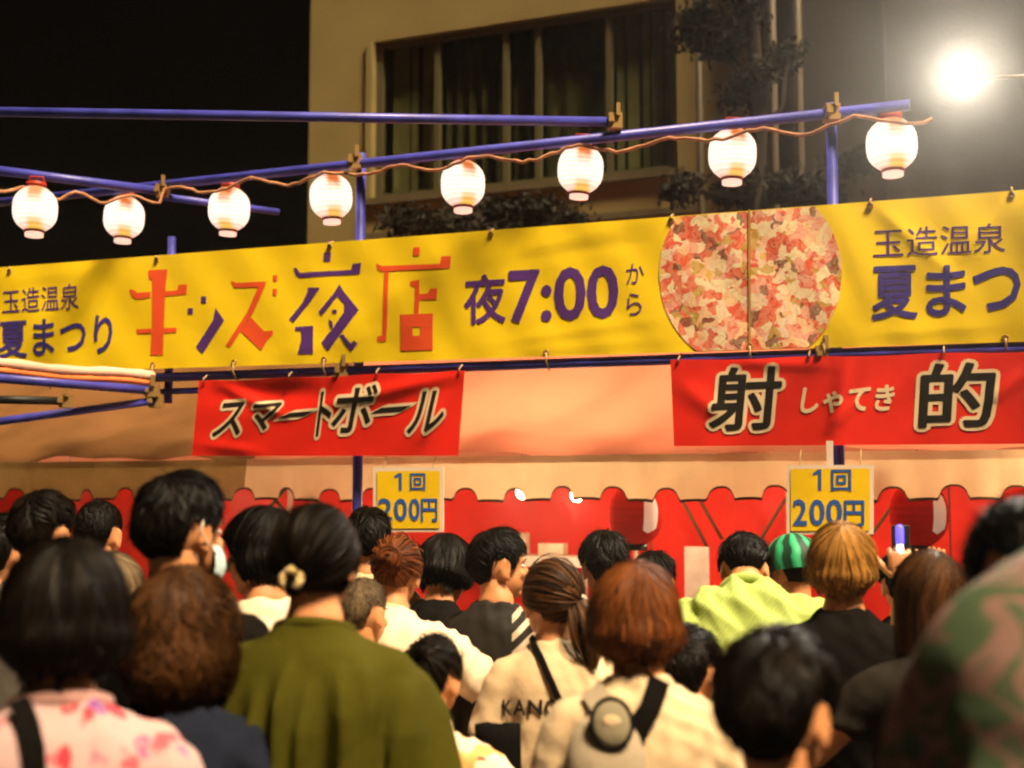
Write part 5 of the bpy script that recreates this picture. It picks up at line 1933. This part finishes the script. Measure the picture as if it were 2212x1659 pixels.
person('edge', 'person with dark hair cut by the left edge', -4, 1195, 4.35, yaw=-6, hp=4, hs=0.98, hair=SHORT, haircol=h_black, top=c_offw)
person('far', 'man with light topped dark hair at the far left', 98, 1152, 4.05, yaw=-10, hy=-8, hp=2, hs=1.0, hair=SHORT, haircol=h_dark, top=c_grey)
person('second', 'short haired man with bare neck beside the far left man', 214, 1156, 4.7, yaw=-6, hp=6, hs=0.98, hair=dict(style='crew', th=0.011, n=1500), haircol=h_black, top=c_beige, neck=1.1)
person('grey', 'person with grey brown hair half hidden behind the pink yukata', 238, 1295, 3.62, yaw=4, hp=6, hs=0.98, hair=dict(style='bob', th=0.018, length=0.06), haircol=h_tan, top=c_char)

# ------------------------------------------------------------------ things worn as parts
# scrunchie on the low knot
m_scr = cloth('tan_scrunchie', (0.50, 0.36, 0.16))
a = np.linspace(0, 2 * math.pi, 17)
t_ = MB(); t_.tube([headpt('olive', (-0.010 + 0.021 * math.cos(k), -0.121 + 0.004 * math.sin(3 * k), -0.044 + 0.019 * math.sin(k))) for k in a], [0.010 + 0.002 * math.sin(5 * k) for k in a], 8)
t_.build('scrunchie', m_scr, PEOPLE['olive']['root'])
t_ = MB(); t_.tube([headpt('pony', (0.062 + 0.017 * math.cos(k), -0.100, 0.0 + 0.015 * math.sin(k))) for k in a], 0.007, 8)
t_.build('hair_tie', cloth('pale_tie', (0.6, 0.5, 0.4)), PEOPLE['pony']['root'])
# face mask
t_ = MB()
rings = []
for i in range(9):
    s_ = -1 + 2 * i / 8
    zz = -0.075 + 0.045 * s_
    rr = 0.075 - 0.010 * s_ * s_
    an = np.linspace(R(-85), R(85), 18)
    rings.append(np.array([headpt('tall', ((rr + .002) * math.sin(q), 0.022 + (rr + 0.012 - 0.01 * abs(s_)) * math.cos(q), zz)) for q in an]))
t_.loft(rings, cap=False, closed=False); mk = t_.build('face_mask', cloth('mask_blue', (0.42, 0.58, 0.60)), PEOPLE['tall']['root'])
for sgn in (-1, 1):
    t_ = MB(); t_.tube([headpt('tall', p) for p in ((sgn * .076, .03, -.05), (sgn * .090, -.02, -.02), (sgn * .094, -.036, 0.0), (sgn * .086, -.02, .028))], 0.0022, 6); t_.build('ear_loop', m_white, mk)
# watermelon hat
m_mel, nt, b_ = nodes_of('watermelon', 0.6)
tc = nt.nodes.new('ShaderNodeTexCoord')
at = nt.nodes.new('ShaderNodeAttribute'); at.attribute_name = 'tint'
nz = nt.nodes.new('ShaderNodeTexNoise'); nz.inputs['Scale'].default_value = 30; nt.links.new(tc.outputs['Object'], nz.inputs['Vector'])
ff_ = mth(nt, 'ADD', at.outputs['Fac'], mth(nt, 'MULTIPLY', mth(nt, 'SUBTRACT', nz.outputs['Fac'], 0.5), 0.5))
rp = ramp(nt, [(0.0, (0.004, 0.030, 0.014)), (0.42, (0.005, 0.035, 0.016)), (0.50, (0.010, 0.22, 0.095)), (1.0, (0.03, 0.36, 0.16))])
nt.links.new(ff_, rp.inputs['Fac']); nt.links.new(rp.outputs[0], b_.inputs['Base Color'])
na, nl = 60, 16
V, T = [], []
for j in range(nl + 1):
    ph = 0.03 + (math.pi / 2 + 0.22) * j / nl
    for i in range(na):
        az = 2 * math.pi * i / na
        k = 1 + 0.02 * math.cos(az * 10)
        V.append(headpt('melon', HC + np.array([0.112 * math.sin(ph) * math.cos(az) * k, 0.130 * math.sin(ph) * math.sin(az) * k, 0.126 * math.cos(ph)])))
        T.append(0.5 + 0.5 * math.cos(az * 10 + 0.3 * math.sin(ph * 9)))
t_ = MB(); t_.add(V, [(j * na + i, j * na + (i + 1) % na, (j + 1) * na + (i + 1) % na, (j + 1) * na + i) for j in range(nl) for i in range(na)] + [tuple(range(na - 1, -1, -1))])
o = t_.build('watermelon_hat', m_mel, PEOPLE['melon']['root'])
o.data.attributes.new('tint', 'FLOAT', 'POINT').data.foreach_set('value', np.array(T, np.float32))
# silver hair clip
t_ = MB(); t_.tube([headpt('pin', p) for p in ((0.030, -0.085, 0.098), (0.052, -0.055, 0.102), (0.070, -0.020, 0.092))], [0.006, 0.008, 0.005], 8)
t_.build('hair_clip', mat('silver', (0.7, 0.68, 0.64), 0.3, metal=0.8), PEOPLE['pin']['root'])
# shirt lettering
lt = MB()
for k, (ch, x0, x1) in enumerate((('K', 1086, 1106), ('A', 1111, 1135), ('N', 1142, 1170), ('C', 1177, 1199))):
    for j, (p, f) in enumerate(glyphs(ch, Q(x0, 1512, x1, 1544), 0.03, 6)):
        p3, f3 = refine(np.column_stack([p, np.zeros(len(p))]), f, 6, 3)
        lt.add(on_back('pony', p3[:, :2], 0.004 + 0.0003 * j), f3)
lt.build('shirt_lettering', m_ink, PEOPLE['pony']['root'], smooth=False)

# sash of the child's yukata
q = PEOPLE['yukata']
rr = [q['W'](q['S'].ring(z, 0.186, 0.138, 0)) for z in np.linspace(1.02, 1.16, 6)]
t_ = MB(); t_.loft(rr); sash = t_.build('sash', c_black, q['root'])
for sg in (-1, 1):
    t_ = MB(); t_.ell(q['W'](np.array([sg * 0.085, -0.185, 1.12])), (0.075 * q['s'], 0.03, 0.055 * q['s']), 14, 9, rotz(R(-20)) @ roty(sg * 0.5)); t_.build('bow', c_black, q['root'])

# ------------------------------------------------------------------ things carried
m_strap = cloth('black_webbing', (0.006, 0.0055, 0.005), rough=0.8, spec=0.0, sheen=0.0)
bg = empty('backpack', on_back('sling', [(1330, 1620)])[0]); tag(bg, 'small pale backpack with a black strap and round rimmed pocket on the cream T-shirt', 'bag')
strap('sling', [(1424, 1472), (1400, 1530), (1368, 1600), (1330, 1700)], 0.048, m_strap, 'strap', bg, 0.012)
m_pack = cloth('pack_grey', (0.34, 0.28, 0.20))
strap('sling', [(1262, 1462), (1285, 1500), (1315, 1540), (1330, 1600)], 0.055, m_pack, 'padded_strap', bg, 0.012)
c = on_back('sling', [(1312, 1648)], 0.015)[0]
vw = nrm(CAM - c); e1 = nrm(np.cross([0, 0, 1], vw)); e2 = np.cross(vw, e1)
t_ = MB(); t_.ell(c, (0.088, 0.050, 0.115), 24, 16, np.stack([e1, vw, e2], 1)); pk = t_.build('pack_body', m_pack, bg)
c = c + vw * 0.048 + e2 * 0.085 + e1 * 0.012
vw = nrm(CAM - c); e1 = nrm(np.cross([0, 0, 1], vw)); e2 = np.cross(vw, e1)
a = np.linspace(0, 2 * math.pi, 29)
t_ = MB(); t_.ell(c, (0.043, 0.016, 0.052), 20, 12, np.stack([e1, vw, e2], 1)); po = t_.build('pocket', cloth('pouch_grey', (0.24, 0.21, 0.14)), bg)
t_ = MB(); t_.tube([c + e1 * 0.045 * math.cos(k) + e2 * 0.054 * math.sin(k) + vw * 0.004 for k in a], 0.0046, 8); t_.build('rim', m_strap, po)
t_ = MB(); t_.ell(c + vw * 0.0155 + e2 * 0.006, (0.020, 0.0025, 0.013), 14, 8, np.stack([e1, vw, e2], 1)); t_.build('badge', c_cream, po)
bg = empty('shoulder_bag', PEOPLE['pony']['base'] + np.array([0.2, 0, 0.9])); tag(bg, 'thin black cross body strap on the ponytail woman with small bag', 'bag')
strap('pony', [(1142, 1352), (1160, 1408), (1184, 1460), (1204, 1505), (1235, 1560)], 0.020, m_strap, 'strap', bg, 0.010)
t_ = MB(); pc = PEOPLE['pony']['W'](np.array([0.23, -0.02, 0.93])); t_.box(pc, (0.05, 0.02, 0), (-.04, 0.09, 0), (0, 0, 0.07)); o = t_.build('pouch', m_strap, bg, smooth=False)
md = o.modifiers.new('bevel', 'BEVEL'); md.width = 0.015; md.segments = 2
bg = empty('tote_bag', P(1072, 1640, 3.75)); tag(bg, 'black tote bag hanging at the left side of the lettered cream shirt', 'bag')
pc = P(1066, 1640, 3.72)
t_ = MB(); t_.grid(lambda s, t: pc + np.array([(s - .5) * 0.06 * (1 + .15 * t), 0.03 * math.sin(s * 7), 0.10 - 0.34 * t]), 10, 8); o = t_.build('body', m_strap, bg)
md = o.modifiers.new('solid', 'SOLIDIFY'); md.thickness = 0.05
bg = empty('shoulder_bag', PEOPLE['pink']['base'] + np.array([-0.2, 0, 0.9])); tag(bg, 'black shoulder strap of a bag worn over the pink floral yukata', 'bag')
strap('pink', [(48, 1522), (62, 1560), (74, 1610), (84, 1700)], 0.034, m_strap, 'strap', bg, 0.012)
t_ = MB(); pc = PEOPLE['pink']['W'](np.array([-0.26, 0.0, 0.86])); t_.box(pc, (0.04, 0.01, 0), (-.03, 0.12, 0), (0, 0, 0.09)); o = t_.build('pouch', m_strap, bg, smooth=False)
md = o.modifiers.new('bevel', 'BEVEL'); md.width = 0.015; md.segments = 2


def grip_point(key, i):
    q = PEOPLE[key]; sh, el, wr = q['J'][i]
    return q['W'](wr + nrm(wr - el) * 0.085)


g1 = grip_point('photo', 0); g2_ = grip_point('photo', 1); mid = (g1 + g2_) / 2 + np.array([0, -0.015, 0.04])
ph = empty('phone', mid - np.array([0, 0, 0.075])); tag(ph, 'black phone held up under the right red lantern', 'phone')
t_ = MB(); t_.box(mid, (0.037, 0, 0), (0, 0.0045, 0), (0, 0, 0.075)); o = t_.build('case', m_blk, ph, smooth=False)
md = o.modifiers.new('bevel', 'BEVEL'); md.width = 0.004; md.segments = 2
t_ = MB(); t_.box(mid + (0, 0.0055, 0), (0.034, 0, 0), (0, 0.0008, 0), (0, 0, 0.07)); t_.build('screen', mat('phone_screen', (0.05, 0.05, 0.06), 0.1, emit=(0.5, 0.55, 0.7), estr=0.6), ph, smooth=False)
gp = grip_point('blond', 1)
ls = empty('light_stick', gp + np.array([0, 0, -0.12])); tag(ls, 'blue and white light stick held up beside the blond head', 'light stick')
t_ = MB(); t_.tube([gp + (0, 0, -0.11), gp + (0, 0, 0.04)], 0.011, 12, round_end=1); t_.build('white_tube', mat('stick_white', (.8, .8, .9), emit=(0.72, 0.70, 1.0), estr=0.9), ls)
t_ = MB(); t_.tube([gp + (0, 0, 0.042), gp + (0, 0, 0.085)], 0.013, 12, round_end=1); t_.build('blue_tip', mat('stick_blue', (.1, .1, .8), emit=(0.08, 0.05, 0.9), estr=1.4), ls)

# ------------------------------------------------------------------ haze volume added to give the floodlight its halo
hz = bpy.data.materials.new('halo_haze'); hz.use_nodes = True
_nt = hz.node_tree; _nt.nodes.remove(_nt.nodes['Principled BSDF'])
_v = _nt.nodes.new('ShaderNodeVolumePrincipled')
_v.inputs['Color'].default_value = (0.92, 0.90, 0.86, 1)
_v.inputs['Density'].default_value = 0.0024
_v.inputs['Anisotropy'].default_value = 0.91
_nt.links.new(_v.outputs[0], _nt.nodes['Material Output'].inputs['Volume'])
hz.cycles.volume_sampling = 'EQUIANGULAR'
hz.cycles.homogeneous_volume = True
t_ = MB(); t_.box((0, 22.5, 6.0), (61, 0, 0), (0, 48.5, 0), (0, 0, 7.0))
o = t_.build('haze', hz, smooth=False); o['kind'] = 'stuff'

# weak glows are picked up by bounced rays only, which keeps the render quick
for nm in ('flood_lamp', 'bulb_glow', 'lantern_paper', 'red_paper', 'salmon_paper', 'white_print', 'white_rim', 'phone_screen', 'stick_white', 'stick_blue'):
    MATS[nm].cycles.emission_sampling = 'NONE'
